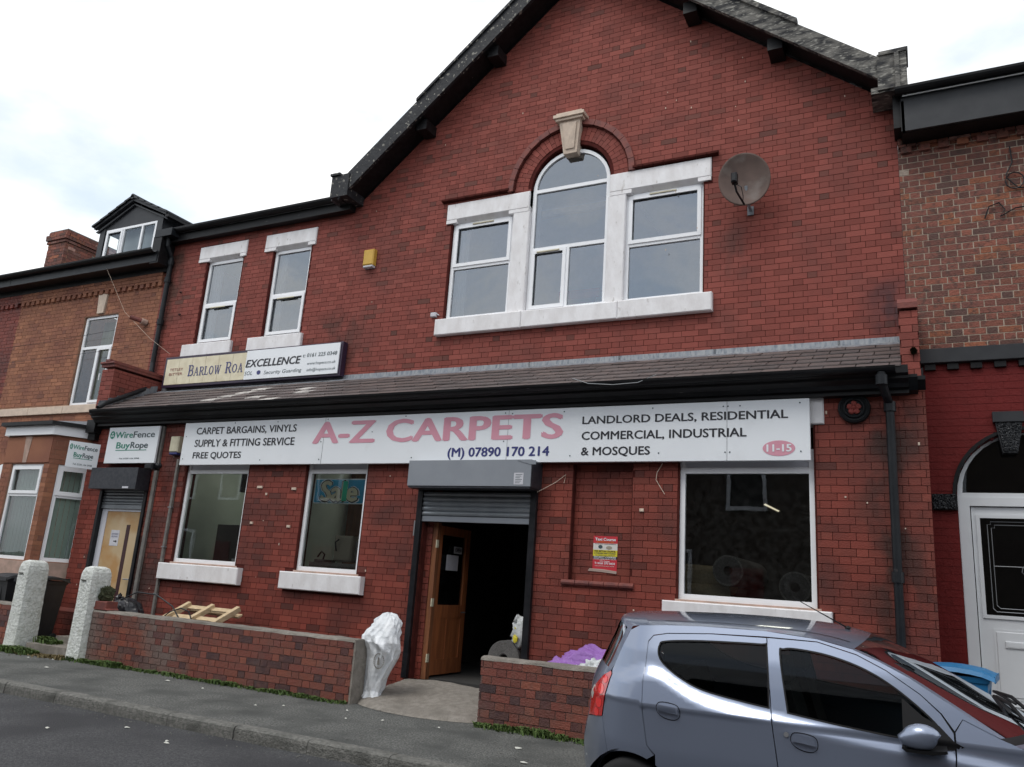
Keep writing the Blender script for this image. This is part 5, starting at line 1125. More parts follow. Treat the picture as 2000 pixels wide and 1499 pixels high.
q = MB(); q.box(RX0+.06, RX1, U-.34, U-.28, 6.90, 7.36); q.build('fascia', 'dark_grey_cladding', rh)
q = MB(); q.box(RX0+.06, RX1, U-.30, U-.0, 6.895, 6.93); q.box(RX0+.05, RX0+.09, U-.34, U, 6.90, 7.3); q.build('soffit', 'black_gloss_paint', rh)
q = MB(); q.box(-.075, .03, U-.30, U+.12, 6.98, 7.50); q.build('eaves_return', 'black_gloss_paint', rh)
gutter(rh, RX0-.0, RX1, U-.41, 7.42, .075)
q = MB(); q.add([(RX0, U-.38, 7.44), (RX1, U-.38, 7.44), (RX1, 13.6, 9.8), (RX0, 13.6, 9.8)], [(0, 1, 2, 3)]); q.box(RX0, RX1, 15, 15.1, 0, 7); q.build('roof', 'roof_slate_dark', rh)
# keystone and impost with carved leaf relief
def carved(x0, x1, z0, z1, seed, taper=0):
    rnd_ = random.Random(seed); q = MB()
    for i in range(int(420*(x1-x0)*(z1-z0)/.05)):
        v = rnd_.random(); u = rnd_.random(); w_ = 1-taper*(1-v); x = (x0+x1)/2+(u-.5)*(x1-x0)*w_; z = z0+(z1-z0)*v
        q.blob((x, U-.048, z), (rnd_.uniform(.006, .013), .016, rnd_.uniform(.006, .016)), 6, .2, i)
    return q
q = MB(); q.prism([(.735, 3.43), (.985, 3.43), (.925, 3.10), (.785, 3.10)], U-.045, U+.05); q.box(.715, 1.0, U-.07, U+.05, 3.43, 3.54); q.build('keystone', 'dark_grey_cladding', rh)
q = carved(.755, .965, 3.12, 3.42, 3, .4); q.build('leaf_carving', 'dark_grey_cladding', rh, kind='stuff')
q = MB(); q.box(.095, .335, U-.04, U+.05, 2.49, 2.66); q.build('impost', 'black_gloss_paint', rh)
q = carved(.11, .32, 2.50, 2.65, 5); q.build('leaf_carving', 'dark_grey_cladding', rh, kind='stuff')
q = MB()
for i in range(22):
    t0, t1 = math.pi*i/22, math.pi*(i+1)/22; q.prism([(AR[0]+r_*math.cos(t), AR[1]+r_*math.sin(t)) for r_, t in ((.69, t0), (.725, t0), (.725, t1), (.69, t1))], U-.02, U+.05)
q.build('arch_moulding', 'black_gloss_paint', rh)
# door and fanlight
rd = hub('door', rh)
q = MB(); fan = [(.34, 2.66)]+[(AR[0]-.68*math.cos(t), 2.66+.66*math.sin(t)) for t in [math.pi*i/18 for i in range(19)]]
outl = [(.34, 2.64), (1.70, 2.64)]+arc(1.02, 2.66, .68, 18)
q.plate(outl, [arc(1.02, 2.69, .63, 18)], U+.08, U+.14); q.build('fanlight_frame', 'door_white', rd)
q = MB(); q.add([(p[0], U+.11, p[1]) for p in arc(1.02, 2.685, .64, 18)], [tuple(range(19))]); q.build('fanlight', 'glass_dark', rd)
q = MB(); q.plate([(.34, .48), (1.70, .48), (1.70, 2.64), (.34, 2.64)], [rect(.45, 1.59, .55, 2.55)], U+.07, U+.14); q.build('door_frame', 'door_white', rd)
q = MB(); q.plate(rect(.46, 1.58, .56, 2.54), [rect(.52, 1.52, 1.42, 2.44)], U+.10, U+.15); q.box(.585, 1.45, U+.095, U+.101, .62, 1.30); q.rbox(.60, 1.44, U+.088, U+.101, .64, 1.28, .012); q.build('door_leaf', 'door_white', rd)
q = MB(); q.plate(rect(.50, 1.54, 1.40, 2.46), [rect(.535, 1.505, 1.435, 2.425)], U+.085, U+.10); q.build('bead', 'door_white', rd)
q = MB(); q.add([(.52, U+.12, 1.41), (1.52, U+.12, 1.41), (1.52, U+.12, 2.45), (.52, U+.12, 2.45)], [(0, 1, 2, 3)]); q.build('pane', 'glass_dark', rd)
q = MB()
def lead(pts): q.tube([(p[0], U+.114, p[1]) for p in pts], .004, 5)
for o_ in (0, .035): lead([(.60+o_, 1.50+o_), (.60+o_, 2.36-o_), (.63+o_, 2.36-o_), (.63+o_, 2.39-o_), (1.41-o_, 2.39-o_), (1.44-o_, 2.36-o_), (1.44-o_, 1.50+o_), (1.41-o_, 1.47+o_), (.63+o_, 1.47+o_), (.60+o_, 1.50+o_)])
lead([(.635, 1.93), (.90, 1.93)]); lead([(1.02, 1.5), (1.02, 1.80)]); lead([(1.02, 2.0), (1.02, 2.36)]); lead([(1.14, 1.93), (1.40, 1.93)])
for s_ in (-1, 1):
    lead([(1.02, 2.0), (1.02+s_*.05, 1.97), (1.02+s_*.10, 1.95), (1.02+s_*.13, 1.93), (1.02+s_*.10, 1.90), (1.02+s_*.06, 1.91), (1.02+s_*.04, 1.87), (1.02, 1.80)]); lead([(1.02+s_*.13, 1.93), (1.02+s_*.14, 1.88), (1.02+s_*.11, 1.84), (1.02+s_*.08, 1.86)])
q.build('leading', 'leading', rd)
q = MB(); q.rbox(.68, 1.02, U+.075, U+.09, 1.115, 1.185, .006); q.box(.70, 1.0, U+.072, U+.076, 1.13, 1.17); q.build('letterbox', 'door_white', rd)
q = MB(); q.box(.34, 1.7, U+.02, U+.16, .42, .49); q.box(.3, 1.75, U-.3, U+.05, .1, .42); q.build('door_step', 'kerb_concrete', rh)
q = MB(); q.box(RX0, 3, U+1.2, U+1.3, .1, 3.6); q.build('room_shell', 'room_dark', rh)
cable('loose ring of thin black cable hung on the mixed brick wall, far right', [(1.10, U-.02, 6.66), (1.11, U-.03, 6.45), (1.04, U-.03, 6.30)]+[(1.12+.09*math.cos(t), U-.03, 6.22+.10*math.sin(t)) for t in [math.pi-.5-2*math.pi*k/12 for k in range(13)]]+[(1.15, U-.03, 6.12), (1.3, U-.02, 6.12)], .008)
cable('lower coil of black cable trailing along the mixed brick wall, far right', [(.80, U-.02, 5.80), (.85, U-.03, 5.94), (.95, U-.03, 5.97), (1.0, U-.03, 5.88), (.95, U-.03, 5.80), (1.1, U-.03, 5.88), (1.4, U-.03, 5.90)], .008)

# ---------------------------------------------------------------- garden walls, gate posts, forecourt clutter
def garden_wall(name, label, x0, x1, y0, y1, zt, nb=300, z0=-.02, bm='brick_garden'):
    t = thing(name, label, 'garden wall', ((x0+x1)/2, y0, 0)); b_ = Bricks(t, bm, .10)
    rows = lay(x0, x1, z0, zt, (), P=.335, j=.009, ch=.0805, zb=zt-.0805*8)
    if bm == 'brick_weathered':
        b_.m = 'brick_garden'; old = [r_ for r_ in rows if r_[0]+r_[2]*.5+random.uniform(-.35, .35) < x0+1.75]; oset = set(map(id, old)); rows = [r_ for r_ in rows if id(r_) not in oset]
        bo = Bricks(t, bm, .10); bo.add(old, y0); bo.finish(120)
    b_.add(rows, y0)
    rows = lay(y0+.1, y1, z0, zt, (), P=.335, j=.009, ch=.0805, zb=zt-.0805*8)
    b_.add(rows, 0, tf=lambda x, y, z: (x1-y, x, z)); b_.add(rows, 0, tf=lambda x, y, z: (x0+y, x, z))
    b_.finish(nb)
    q = MB(); q.box(x0+.006, x1-.006, y0+.006, y1, z0, zt-.004); q.build('mortar', 'mortar_garden', t)
    q = MB(); n = 26; vs = []; sec = [(y0-.004, zt-.012), (y0+.01, zt+.012), (y0+.06, zt+.022), (y1-.04, zt+.022), (y1+.0, zt)]
    for i in range(n+1):
        x = x0-.006+(x1-x0+.012)*i/n
        for (y, z) in sec: vs.append((x, y+random.uniform(-.004, .004), z+random.uniform(-.005, .005)))
    q.add(vs, [(i*5+k, (i+1)*5+k, (i+1)*5+k+1, i*5+k+1) for i in range(n) for k in range(4)]+[(0, 1, 2, 3, 4), (n*5+4, n*5+3, n*5+2, n*5+1, n*5)]); q.build('mortar_capping', 'ramp_concrete', t)
    return t
gw = garden_wall('garden_wall', 'long low brick garden wall between white gate post and sloping concrete ramp', -10.30, -5.80, 7.70, 7.92, .665, bm='brick_weathered')
q = MB(); q.box(-5.80, -5.775, 7.70, 7.925, -.02, .68); q.build('render_end', 'ramp_concrete', gw)
q = MB(); q.rbox(-10.40, -10.08, 7.72, 7.90, .69, .80, .01); q.prism([(-10.42, .69), (-10.05, .69), (-10.09, .72), (-10.38, .72)], 7.71, 7.91); q.build('cap_brick', 'terracotta', gw)
garden_wall('garden_wall', 'low brick garden wall right of the ramp, behind the silver hatchback', -4.16, -.3, 7.70, 7.92, .645, 240)
garden_wall('garden_wall', 'stub of low brick wall left of the white gate posts at picture edge', -15.0, -12.0, 7.72, 7.94, .62, 60)
def stone_post(label, x0, x1, y0, y1, zt, lean, seed, tilt=0):
    rnd_ = random.Random(seed); t = thing('gate_post', label, 'gate post', ((x0+x1)/2, y0, 0), 'white stone gate posts')
    q = MB(); nz_, nn = 26, 24; vs = []; cx0, cy0 = (x0+x1)/2, (y0+y1)/2
    for i in range(nz_+1):
        u = i/nz_; z = -.08+(zt+.08)*min(1, u*1.02); top = max(0, (u-.86)/.14)
        wx = (x1-x0)/2*(1+.16*(1-u)**3); wy = (y1-y0)/2*(1+.12*(1-u)**3); k = math.sqrt(max(0.02, 1-top**2.2*.93)) if top > 0 else 1
        if i == nz_: z = zt
        for j in range(nn):
            a = 2*math.pi*j/nn; c_, s_ = math.cos(a), math.sin(a); e = 9.0
            r_ = (abs(c_)**e+abs(s_)**e)**(-1/e); ww = 1+rnd_.uniform(-.010, .010)
            kk = k if s_ > -.3 else max(k, k)
            vs.append((cx0+lean*z+wx*r_*c_*(k if True else 1)*ww, cy0+wy*r_*s_*(.4+.6*k)*ww, z-(.05 if False else 0)))
    fs = [(i*nn+j, i*nn+(j+1) % nn, (i+1)*nn+(j+1) % nn, (i+1)*nn+j) for i in range(nz_) for j in range(nn)]+[tuple(nz_*nn+j for j in range(nn))]
    q.add(vs, fs); q.build('shaft', 'white_stone_rough', t)
    q = MB(); zz = zt-.19
    q.box(x0+.06+lean*zz, x0+.06+(x1-x0)*.38+lean*zz, y0-.015, y0+.03, zz-.012, zz+.004); q.build('tooling_groove', 'kerb_concrete', t)
    return t
stone_post('stout white painted stone gate post, the left one of the pair', -11.98, -11.73, 7.60, 7.94, 1.28, -.02, 1)
stone_post('narrower white painted stone gate post joined to long brick garden wall', -10.56, -10.30, 7.60, 7.93, 1.26, -.02, 2)
def wheelie(name, label, cx, cy, w_, d_, h_, m, rot=0, lidm=None, extra=None):
    t = thing(name, label, 'wheelie bin', (cx, cy, 0.03)); lidm = lidm or m
    M = Matrix.Rotation(rot, 3, 'Z')
    def fin(q, nm, mm, **k):
        q.v = [tuple(M @ Vector(v)+Vector((cx, cy, .03))) for v in q.v]; return q.build(nm, mm, t, **k)
    def taper(a, b_, zb, zt_, e=0):
        q = MB(); q.add([(-a[0]/2, -a[1]/2, zb), (a[0]/2, -a[1]/2, zb), (a[0]/2, a[1]/2, zb), (-a[0]/2, a[1]/2, zb), (-b_[0]/2, -b_[1]/2, zt_), (b_[0]/2, -b_[1]/2, zt_), (b_[0]/2, b_[1]/2, zt_), (-b_[0]/2, b_[1]/2, zt_)], [(0, 1, 5, 4), (1, 2, 6, 5), (2, 3, 7, 6), (3, 0, 4, 7), (0, 3, 2, 1), (4, 5, 6, 7)]); return q
    fin(taper((w_*.78, d_*.72), (w_, d_), .06, h_*.90), 'body', m)
    q = taper((w_*1.03, d_*1.02), (w_*1.08, d_*1.06), h_*.86, h_*.905)
    for s_ in (-.18, .0, .18): q.box(w_*s_-.008, w_*s_+.008, -d_*.485, -d_*.45, h_*.45, h_*.88)
    fin(q, 'rim', m)
    q = MB(); n = 8; vs = []
    for i in range(n+1):
        v = i/n; y = -d_*.58+d_*1.16*v; z = h_*.915+.055*math.sin(math.pi*min(1, v*1.1))**.6
        for x, dz in ((-w_*.57, -.035), (-w_*.54, 0), (-w_*.30, .012), (w_*.30, .012), (w_*.54, 0), (w_*.57, -.035)): vs.append((x, y, z+dz))
    q.add(vs, [(i*6+k, i*6+k+1, (i+1)*6+k+1, (i+1)*6+k) for i in range(n) for k in range(5)]); q.box(-w_*.54, w_*.54, -d_*.585, -d_*.57, h_*.87, h_*.925)
    fin(q, 'lid', lidm)
    q = MB(); q.tube([(-w_*.42, d_*.62, h_*.93), (w_*.42, d_*.62, h_*.93)], .014, 8); q.box(-w_*.46, -w_*.38, d_*.45, d_*.64, h_*.89, h_*.95); q.box(w_*.38, w_*.46, d_*.45, d_*.64, h_*.89, h_*.95); fin(q, 'handle', m)
    for s_ in (-1, 1):
        q = MB(); q.lathe([(.001, -.022), (.085, -.022), (.092, 0), (.085, .022), (.001, .022)], (s_*w_*.42, d_*.40, .09), 'x', 16); fin(q, 'wheel', 'tyre_rubber')
    return t, fin
wheelie('wheelie_bin', 'black wheelie bin standing between the two white gate posts', -12.15, 8.12, .48, .48, 1.05, 'black_plastic', R(8))
wheelie('wheelie_bin', 'black wheelie bin behind brick wall at the left picture edge', -12.98, 8.22, .50, .50, 1.04, 'black_plastic', R(-4))
wheelie('wheelie_bin', 'blue recycling wheelie bin in front of white door, behind the car', .135, 8.38, .62, .62, .98, 'blue_plastic', R(84))
tg = MB(); tg.add([(.08, 8.21, .83), (.20, 8.208, .84), (.24, 8.208, .80), (.22, 8.208, .74), (.10, 8.205, .70), (.05, 8.21, .77)], [(0, 1, 2, 3, 4, 5)]); tag(tg.build('torn_notice', 'paper', base=(.15, 8.2, .75)), 'torn white paper label stuck on the blue bin side', 'label')
# pallet leaning behind the long wall
pl = thing('pallet', 'broken pale wooden pallet propped behind the long brick garden wall', 'pallet', (-8.95, 8.35, .3))
def plank(a, c, w_, t_, nm='slat'):
    A, B_ = Vector(a), Vector(c); d_ = (B_-A).normalized(); up_ = Vector((0, -.5, .85)).normalized(); sd__ = d_.cross(up_).normalized()*w_/2; up2 = sd__.cross(d_).normalized()*t_
    q = MB(); q.add([A-sd__, A+sd__, B_+sd__, B_-sd__, A-sd__+up2, A+sd__+up2, B_+sd__+up2, B_-sd__+up2], [(0, 1, 2, 3), (7, 6, 5, 4), (0, 4, 5, 1), (1, 5, 6, 2), (2, 6, 7, 3), (3, 7, 4, 0)]); q.build(nm, 'pallet_wood', pl)
plank((-9.40, 8.52, .78), (-8.52, 8.52, .78), .08, .02); plank((-9.40, 8.30, .66), (-8.45, 8.30, .66), .08, .02); plank((-9.48, 8.12, .55), (-8.42, 8.12, .55), .08, .02)
for x in (-9.44, -8.98, -8.50): plank((x-.03, 8.08, .53), (x+.05, 8.56, .80), .07, .07, 'bearer')
plank((-9.40, 8.60, .74), (-8.45, 8.60, .72), .08, .02)
bg_ = thing('rubbish_bag', 'small black rubbish bag behind wall by the side door', 'bag', (-10.4, 8.3, .3))
q = MB(); q.blob((-10.40, 8.30, .60), (.30, .22, .24), 50, .04, 4, ridge=.015); q.blob((-10.62, 8.33, .80), (.06, .05, .07), 10, .3, 5); q.build('bag', 'black_bag', bg_)
cable('thick black hose arching over the long garden wall beside the pallet', [(-10.7, 8.2, .55), (-10.45, 8.2, .80), (-10.1, 8.2, .94), (-9.7, 8.2, .93), (-9.35, 8.2, .80), (-9.2, 8.2, .66)], .010)
cable('thin black hose looping over the broken pallet', [(-9.4, 8.05, .60), (-9.15, 8.0, .74), (-8.95, 8.0, .80), (-8.80, 8.0, .77), (-8.70, 8.02, .60)], .009)
# white rubble sack leaning at the wall end
def cloth_blob(name, m, parent, secs, n=30, amp=.02, seed=1):
    rnd_ = random.Random(seed); ph = [rnd_.uniform(0, 6.28) for _ in range(12)]; q = MB(); vs = []
    for i, (cx_, cy_, z, rx, ry) in enumerate(secs):
        u = i/(len(secs)-1)
        for k in range(n):
            a = 2*math.pi*k/n
            f = amp*(math.sin(3*a+ph[0]+4*u)+.7*math.sin(5*a+ph[1]-9*u)+.9*(1-2*abs(math.sin(4.5*a+ph[2]+7*u+1.2*math.sin(9*u))))+.6*(1-2*abs(math.sin(8*a+ph[3]-13*u)))+.5*(1-2*abs(math.sin(17*u+3*a+ph[6]))))*(.8+.5*math.sin(11*u+ph[4]+2*a))
            vs.append((cx_+(rx+f)*math.cos(a), cy_+(ry+f)*math.sin(a), z+.5*amp*math.sin(4*a+ph[5]+9*u)))
    m_ = len(secs)
    q.add(vs, [(i*n+k, i*n+(k+1) % n, (i+1)*n+(k+1) % n, (i+1)*n+k) for i in range(m_-1) for k in range(n)]+[tuple(range(n))[::-1], tuple((m_-1)*n+k for k in range(n))])
    return q.build(name, m, parent, smooth=True)
sk = thing('rubble_sack', 'tall white woven sack slumped against end of long garden wall', 'sack', (-5.62, 8.05, .05))
def smooth_secs(ss, k=4):
    out = []
    for i in range(len(ss)-1):
        for j in range(k): t = j/k; t = t*t*(3-2*t)*.5+t*.5; out.append(tuple(a+(c-a)*t for a, c in zip(ss[i], ss[i+1])))
    return out+[ss[-1]]
cloth_blob('sack', 'white_sack', sk, smooth_secs([(-5.74, 7.99, .02, .10, .07), (-5.72, 7.99, .06, .15, .11), (-5.71, 8.0, .13, .12, .09), (-5.69, 8.01, .25, .135, .11), (-5.66, 8.02, .37, .165, .13), (-5.63, 8.03, .49, .20, .15), (-5.63, 8.02, .58, .225, .16), (-5.66, 8.0, .66, .255, .17), (-5.67, 8.0, .73, .235, .15), (-5.65, 8.02, .80, .205, .13), (-5.63, 8.04, .87, .175, .115), (-5.62, 8.05, .93, .135, .09), (-5.62, 8.06, .975, .085, .06), (-5.62, 8.06, .99, .02, .02)], 6), n=96, amp=.013, seed=17)
q = MB()
for k in range(22): a = 2*math.pi*k/22; q.add([(-5.56+r_*math.cos(t), 7.855+abs(math.cos(t))*.012, .47+r_*1.15*math.sin(t)) for r_, t in ((.075, a), (.062, a), (.062, a+.24), (.075, a+.24))], [(0, 1, 2, 3)])
q.add([(-5.58, 7.857, .43), (-5.54, 7.857, .43), (-5.55, 7.857, .51), (-5.57, 7.857, .51)], [(0, 1, 2, 3)]); q.build('print', 'grey_trunking', sk)
# purple sheet and white bags on the right forecourt
ps = thing('purple_sheet', 'crumpled purple plastic sheet heaped behind the right garden wall', 'sheet', (-3.2, 8.3, .3))
q = MB(); q.blob((-3.12, 8.35, .52), (.52, .26, .30), 90, .06, 12, zmin=.04, freq=2.2, ridge=.055); q.blob((-3.42, 8.22, .50), (.28, .16, .20), 64, .08, 8, zmin=.04, freq=3, ridge=.06); q.build('sheet', 'purple_sheet', ps, smooth=True)
wb = thing('carrier_bag', 'scrunched white carrier bags lying over the purple sheet', 'bag', (-3.0, 8.05, .4))
q = MB(); q.blob((-3.02, 8.03, .62), (.17, .12, .11), 56, .12, 2, freq=3, ridge=.09); q.blob((-2.80, 8.05, .60), (.19, .12, .13), 56, .12, 9, freq=3, ridge=.09); q.blob((-3.22, 8.03, .58), (.10, .08, .07), 40, .14, 5, freq=3, ridge=.10); q.build('bag', 'white_bag', wb, smooth=True)
# inside the doorway
cr_ = thing('carpet_roll', 'thick grey carpet roll lying end-on just inside the shop doorway', 'carpet roll', (-4.53, 8.95, .22))
q = MB(); q.lathe([(.055, 0), (.21, 0), (.21, 1.9), (.055, 1.9)], (-4.53, 8.93, .545), 'y', 40); q.lathe([(.055, 0), (.055, 1.9)], (-4.53, 8.93, .545), 'y', 24); q.build('roll', 'carpet_grey', cr_)
q = MB()
for i in range(9):
    r_ = .065+i*.016; q.lathe([(r_, -.004), (r_+.005, -.006), (r_+.010, -.004)], (-4.53, 8.93, .545), 'y', 40)
q.build('wound_edge', 'carpet_edge', cr_)
dbg = thing('carrier_bag', 'white and yellow plastic bag resting on the grey carpet roll in doorway', 'bag', (-4.36, 9.0, .72))
q = MB(); q.blob((-4.34, 9.02, .86), (.13, .10, .19), 26, .15, 2, freq=4); q.tube([(-4.42, 8.98, .98), (-4.40, 8.97, 1.06)], [.035, .01], 7); q.build('bag', 'white_bag', dbg, smooth=True)
q = MB(); q.blob((-4.39, 8.925, .78), (.035, .012, .05), 9, .2, 4); q.blob((-4.41, 8.94, .90), (.02, .012, .02), 9, .2, 5); q.build('print', 'poster_yellow', dbg)
tag(MB().box(-4.95, -4.75, 11.6, 11.62, 1.20, 1.42).build('wall_notice', 'cardboard', base=(-4.85, 11.6, 1.2)), 'faint pale notice on dark back wall seen through the open doorway', 'notice')
# window display
sb = thing('sale_banner', 'blue banner with bubble letters Sale hanging in narrow shop window', 'banner', (-7.25, 8.92, 2.3))
YB2 = 8.905
q = MB(); q.box(-7.70, -6.80, YB2, YB2+.004, 2.33, 2.68); q.build('banner', 'sale_blue', sb)
q = MB(); q.plate(rect(-7.70, -6.80, 2.33, 2.68), [rect(-7.685, -6.815, 2.345, 2.665)], YB2-.002, YB2); q.build('border', 'sign_white', sb)
text('Sale', -7.61, -6.89, 2.352, 2.660, YB2-.003, 'sign_white', sb, bold=.095); text('Sale', -7.59, -6.91, 2.362, 2.650, YB2-.006, 'black_vinyl', sb, bold=.075)
text('Sale', -7.575, -6.925, 2.372, 2.640, YB2-.009, 'sale_sand', sb, bold=.048)
q = MB(); q.rbox(-7.190, -7.110, YB2-.0135, YB2-.011, 2.368, 2.645, .001); q.build('letter_l', 'sale_green', sb)
bx = thing('carpet_samples', 'pale carpet sample blocks stacked on sill inside the Sale window', 'samples', (-7.2, 9.3, 1.3))
q = MB(); q.rbox(-7.52, -7.20, 9.25, 9.55, 1.56, 1.92, .02); q.build('sample_block', 'cardboard', bx)
q = MB(); q.rbox(-7.20, -6.86, 9.32, 9.6, 1.56, 1.85, .02); q.build('sample_block', 'carpet_edge', bx)
q = MB(); q.tube([(-7.44, 9.22, 1.70), (-7.44, 9.18, 1.82), (-7.38, 9.18, 1.86)], .012, 6); q.tube([(-7.66, 9.1, 1.6), (-7.60, 9.1, 1.68), (-7.54, 9.1, 1.64), (-7.56, 9.1, 1.56)], .012, 6); q.build('handle', 'black_metal', bx)
q = MB(); q.rbox(-7.72, -6.80, 9.0, 9.5, 1.47, 1.53, .01); q.rbox(-7.0, -6.82, 9.1, 9.3, 1.53, 1.66, .01); q.rbox(-7.68, -7.5, 9.05, 9.3, 1.53, 1.57, .01); q.build('sample_book', 'carpet_edge', bx)
for (x, y, z, r_, lab) in ((-1.98, 9.30, 1.72, .17, 'light grey carpet roll end low in the left half of the large window'), (-1.28, 9.40, 1.58, .17, 'dark carpet roll end low in the right half of the large window')):
    t = thing('carpet_roll', lab, 'carpet roll', (x, y, 1.3)); q = MB(); q.lathe([(.05, 0), (r_, 0), (r_, 1.6), (.05, 1.6)], (x, y, z), 'y', 32); q.build('roll', 'carpet_grey', t)
    q = MB(); q.lathe([(r_*.88, -.003), (r_, -.004)], (x, y, z), 'y', 32); q.build('wound_edge', 'carpet_edge', t)
t = thing('carpet_roll', 'cream carpet rolls lying at the bottom left of the large window', 'carpet roll', (-2.3, 9.4, 1.3)); q = MB(); q.tube([(-2.6, 9.5, 1.62), (-2.05, 9.9, 1.62)], .16, 20); q.tube([(-2.6, 9.3, 1.42), (-2.1, 9.7, 1.42)], .15, 20); q.build('roll', 'carpet_cream', t)
b = MB(); b.box(-2.4, -.95, 9.02, 10.2, 1.28, 1.34); b.box(-10.3, -8.85, 9.02, 9.3, 1.30, 1.35); b.box(-7.85, -6.7, 9.0, 9.6, 1.38, 1.46); b.build('window_shelf', 'room_light', shop)
b = MB(); b.rbox(-9.30, -9.20, 9.1, 9.2, 1.36, 1.50, .01); b.rbox(-9.06, -8.95, 9.1, 9.2, 1.36, 1.56, .01); o = b.build('till_box', 'paper', base=(-9.2, 9.1, 1.36)); tag(o, 'small white boxes standing on the inner ledge of the leftmost shop window', 'box')
bs = thing('stacked_boxes', 'red and blue boxes stacked inside the arched upstairs window', 'boxes', (-4.3, 10.6, 5.3))
for x0, x1, z0, z1, m in ((-4.75, -4.1, 5.6, 5.75, 'poster_red'), (-4.15, -3.8, 5.45, 5.6, 'net_white'), (-4.7, -3.7, 5.3, 5.44, 'navy_vinyl')): q = MB(); q.rbox(x0, x1, U+.6, U+1.0, z0, z1, .01); q.build('box', m, bs)

# ---------------------------------------------------------------- weeds, moss, litter
def weeds(name, label, x0, x1, y, n, hmax, seed, m='grass_leaf', z=0.0, spread=.05, clump=None):
    rnd_ = random.Random(seed); q = MB()
    for i in range(n):
        x = rnd_.uniform(x0, x1)
        if clump and rnd_.random() > .12+.88*abs(math.sin(x*clump)*math.sin(x*clump*2.7+1))**1.5: continue
        yy = y-abs(rnd_.gauss(0, spread)); h_ = hmax*rnd_.uniform(.3, 1)*(.5+.5*abs(math.sin(x*3.1))); a = rnd_.uniform(0, 6.28); l_ = rnd_.uniform(.2, .9)*h_
        dx, dy = math.cos(a)*l_, math.sin(a)*l_-.2*h_; w_ = rnd_.uniform(.004, .012); px, py = -math.sin(a)*w_, math.cos(a)*w_
        q.add([(x-px, yy-py, z), (x+px, yy+py, z), (x+px+dx*.5, yy+py+dy*.5, z+h_*.75), (x-px+dx*.5, yy-py+dy*.5, z+h_*.75), (x+dx, yy+dy, z+h_*.8)], [(0, 1, 2, 3), (3, 2, 4)])
    o = q.build(name, m, kind='stuff', base=((x0+x1)/2, y, 0)); o['label'] = label; o['category'] = 'weeds'; return o
weeds('weeds', 'line of short grass and weeds along foot of long garden wall', -10.2, -5.8, 7.69, 9000, .062, 1, spread=.045, clump=4.3)
weeds('weeds', 'thick tuft of green weeds around foot of narrow gate post', -10.5, -9.5, 7.68, 2600, .09, 2, spread=.05)
weeds('weeds', 'patchy weeds at the foot of wall stub and stout gate post', -12.6, -11.2, 7.66, 5000, .11, 3, spread=.09)
weeds('weeds', 'green weeds along foot of garden wall beside the car', -4.15, -2.2, 7.69, 6500, .085, 4, spread=.06, clump=5.1)
weeds('dead_leaves', 'brown dead leaves gathered on the path edge between gate posts', -11.5, -10.5, 7.68, 900, .06, 5, 'dry_leaf', spread=.10)
weeds('weeds', 'weeds growing behind stout gate post beside the black bin', -11.6, -11.2, 8.0, 700, .16, 8, z=.10, spread=.08)
mo_ = MB(); rr = random.Random(4)
mo_.blob((-10.27, 7.84, .88), (.05, .11, .11), 26, .22, 4, freq=5); mo_.blob((-10.26, 7.84, .93), (.04, .06, .06), 20, .25, 6, freq=5)
o = mo_.build('moss', 'moss', base=(-10.2, 7.65, .75), kind='stuff'); o['label'] = 'dark cushion of moss on side of narrow gate post'; o['category'] = 'moss'
mo_ = MB()
for i in range(160):
    a = rr.uniform(0, 6.28); r_ = rr.uniform(0, 1)**.5; x, z = .0+.03*r_*math.cos(a), 3.99+.035*r_*math.sin(a); mo_.add([(x-.008, L-.005, z), (x+.008, L-.012, z), (x+rr.uniform(-.01, .01), L-.05, z-.01+rr.random()*.02)], [(0, 1, 2)])
mo_.build('moss_tuft', 'moss', base=(0, L, 3.97), kind='stuff')['label'] = 'small green tuft growing from the brick pier beside the downpipe'
rr = random.Random(21); q = MB()
for i in range(260):
    x, y = rr.uniform(-14, -2.2), rr.uniform(6.0, 7.6); r_ = rr.uniform(.006, .016)
    q.add([(x+r_*math.cos(t)*rr.uniform(.7, 1.2), y+r_*math.sin(t)*rr.uniform(.7, 1.2), .0085) for t in [2*math.pi*k/7 for k in range(7)]], [tuple(range(7))])
o = q.build('gum_spots', 'kerb_concrete', base=(-8, 6.8, 0), kind='stuff'); o['label'] = 'old pale chewing gum spots dotted over the grey pavement'; o['category'] = 'gum spots'
q = MB(); rr2 = random.Random(8)
for i in range(900):
    x, y = rr2.uniform(-14, -2.2), 7.68-abs(rr2.gauss(0, .12)) if rr2.random() < .5 else 5.80-abs(rr2.gauss(0, .10)); z = .004 if y > 5.9 else -.103; r_ = rr2.uniform(.003, .009)
    q.add([(x-r_, y, z), (x, y-r_, z), (x+r_, y+r_*.3, z), (x, y, z+r_*1.2)], [(0, 1, 3), (1, 2, 3), (2, 0, 3)])
o = q.build('grit', 'kerb_concrete', base=(-8, 6.8, 0), kind='stuff'); o['label'] = 'loose grit gathered along the kerb channel and wall foot'; o['category'] = 'grit'
rr = random.Random(11); proto = None
lit = [(-8.9, 5.55), (-5.9, 5.35), (-5.85, 5.30), (-4.0, 5.5), (-4.1, 5.6), (-7.0, 5.0), (-9.9, 6.9), (-6.1, 7.0), (-6.3, 6.8), (-8.2, 7.3), (-4.9, 7.1), (-4.3, 7.2), (-5.5, 7.3), (-3.3, 6.9), (-10.9, 7.3), (-10.6, 7.45), (-7.5, 7.2), (-11.3, 7.0), (-9.2, 5.3), (-6.6, 5.5), (-3.0, 6.4), (-5.2, 6.9)]
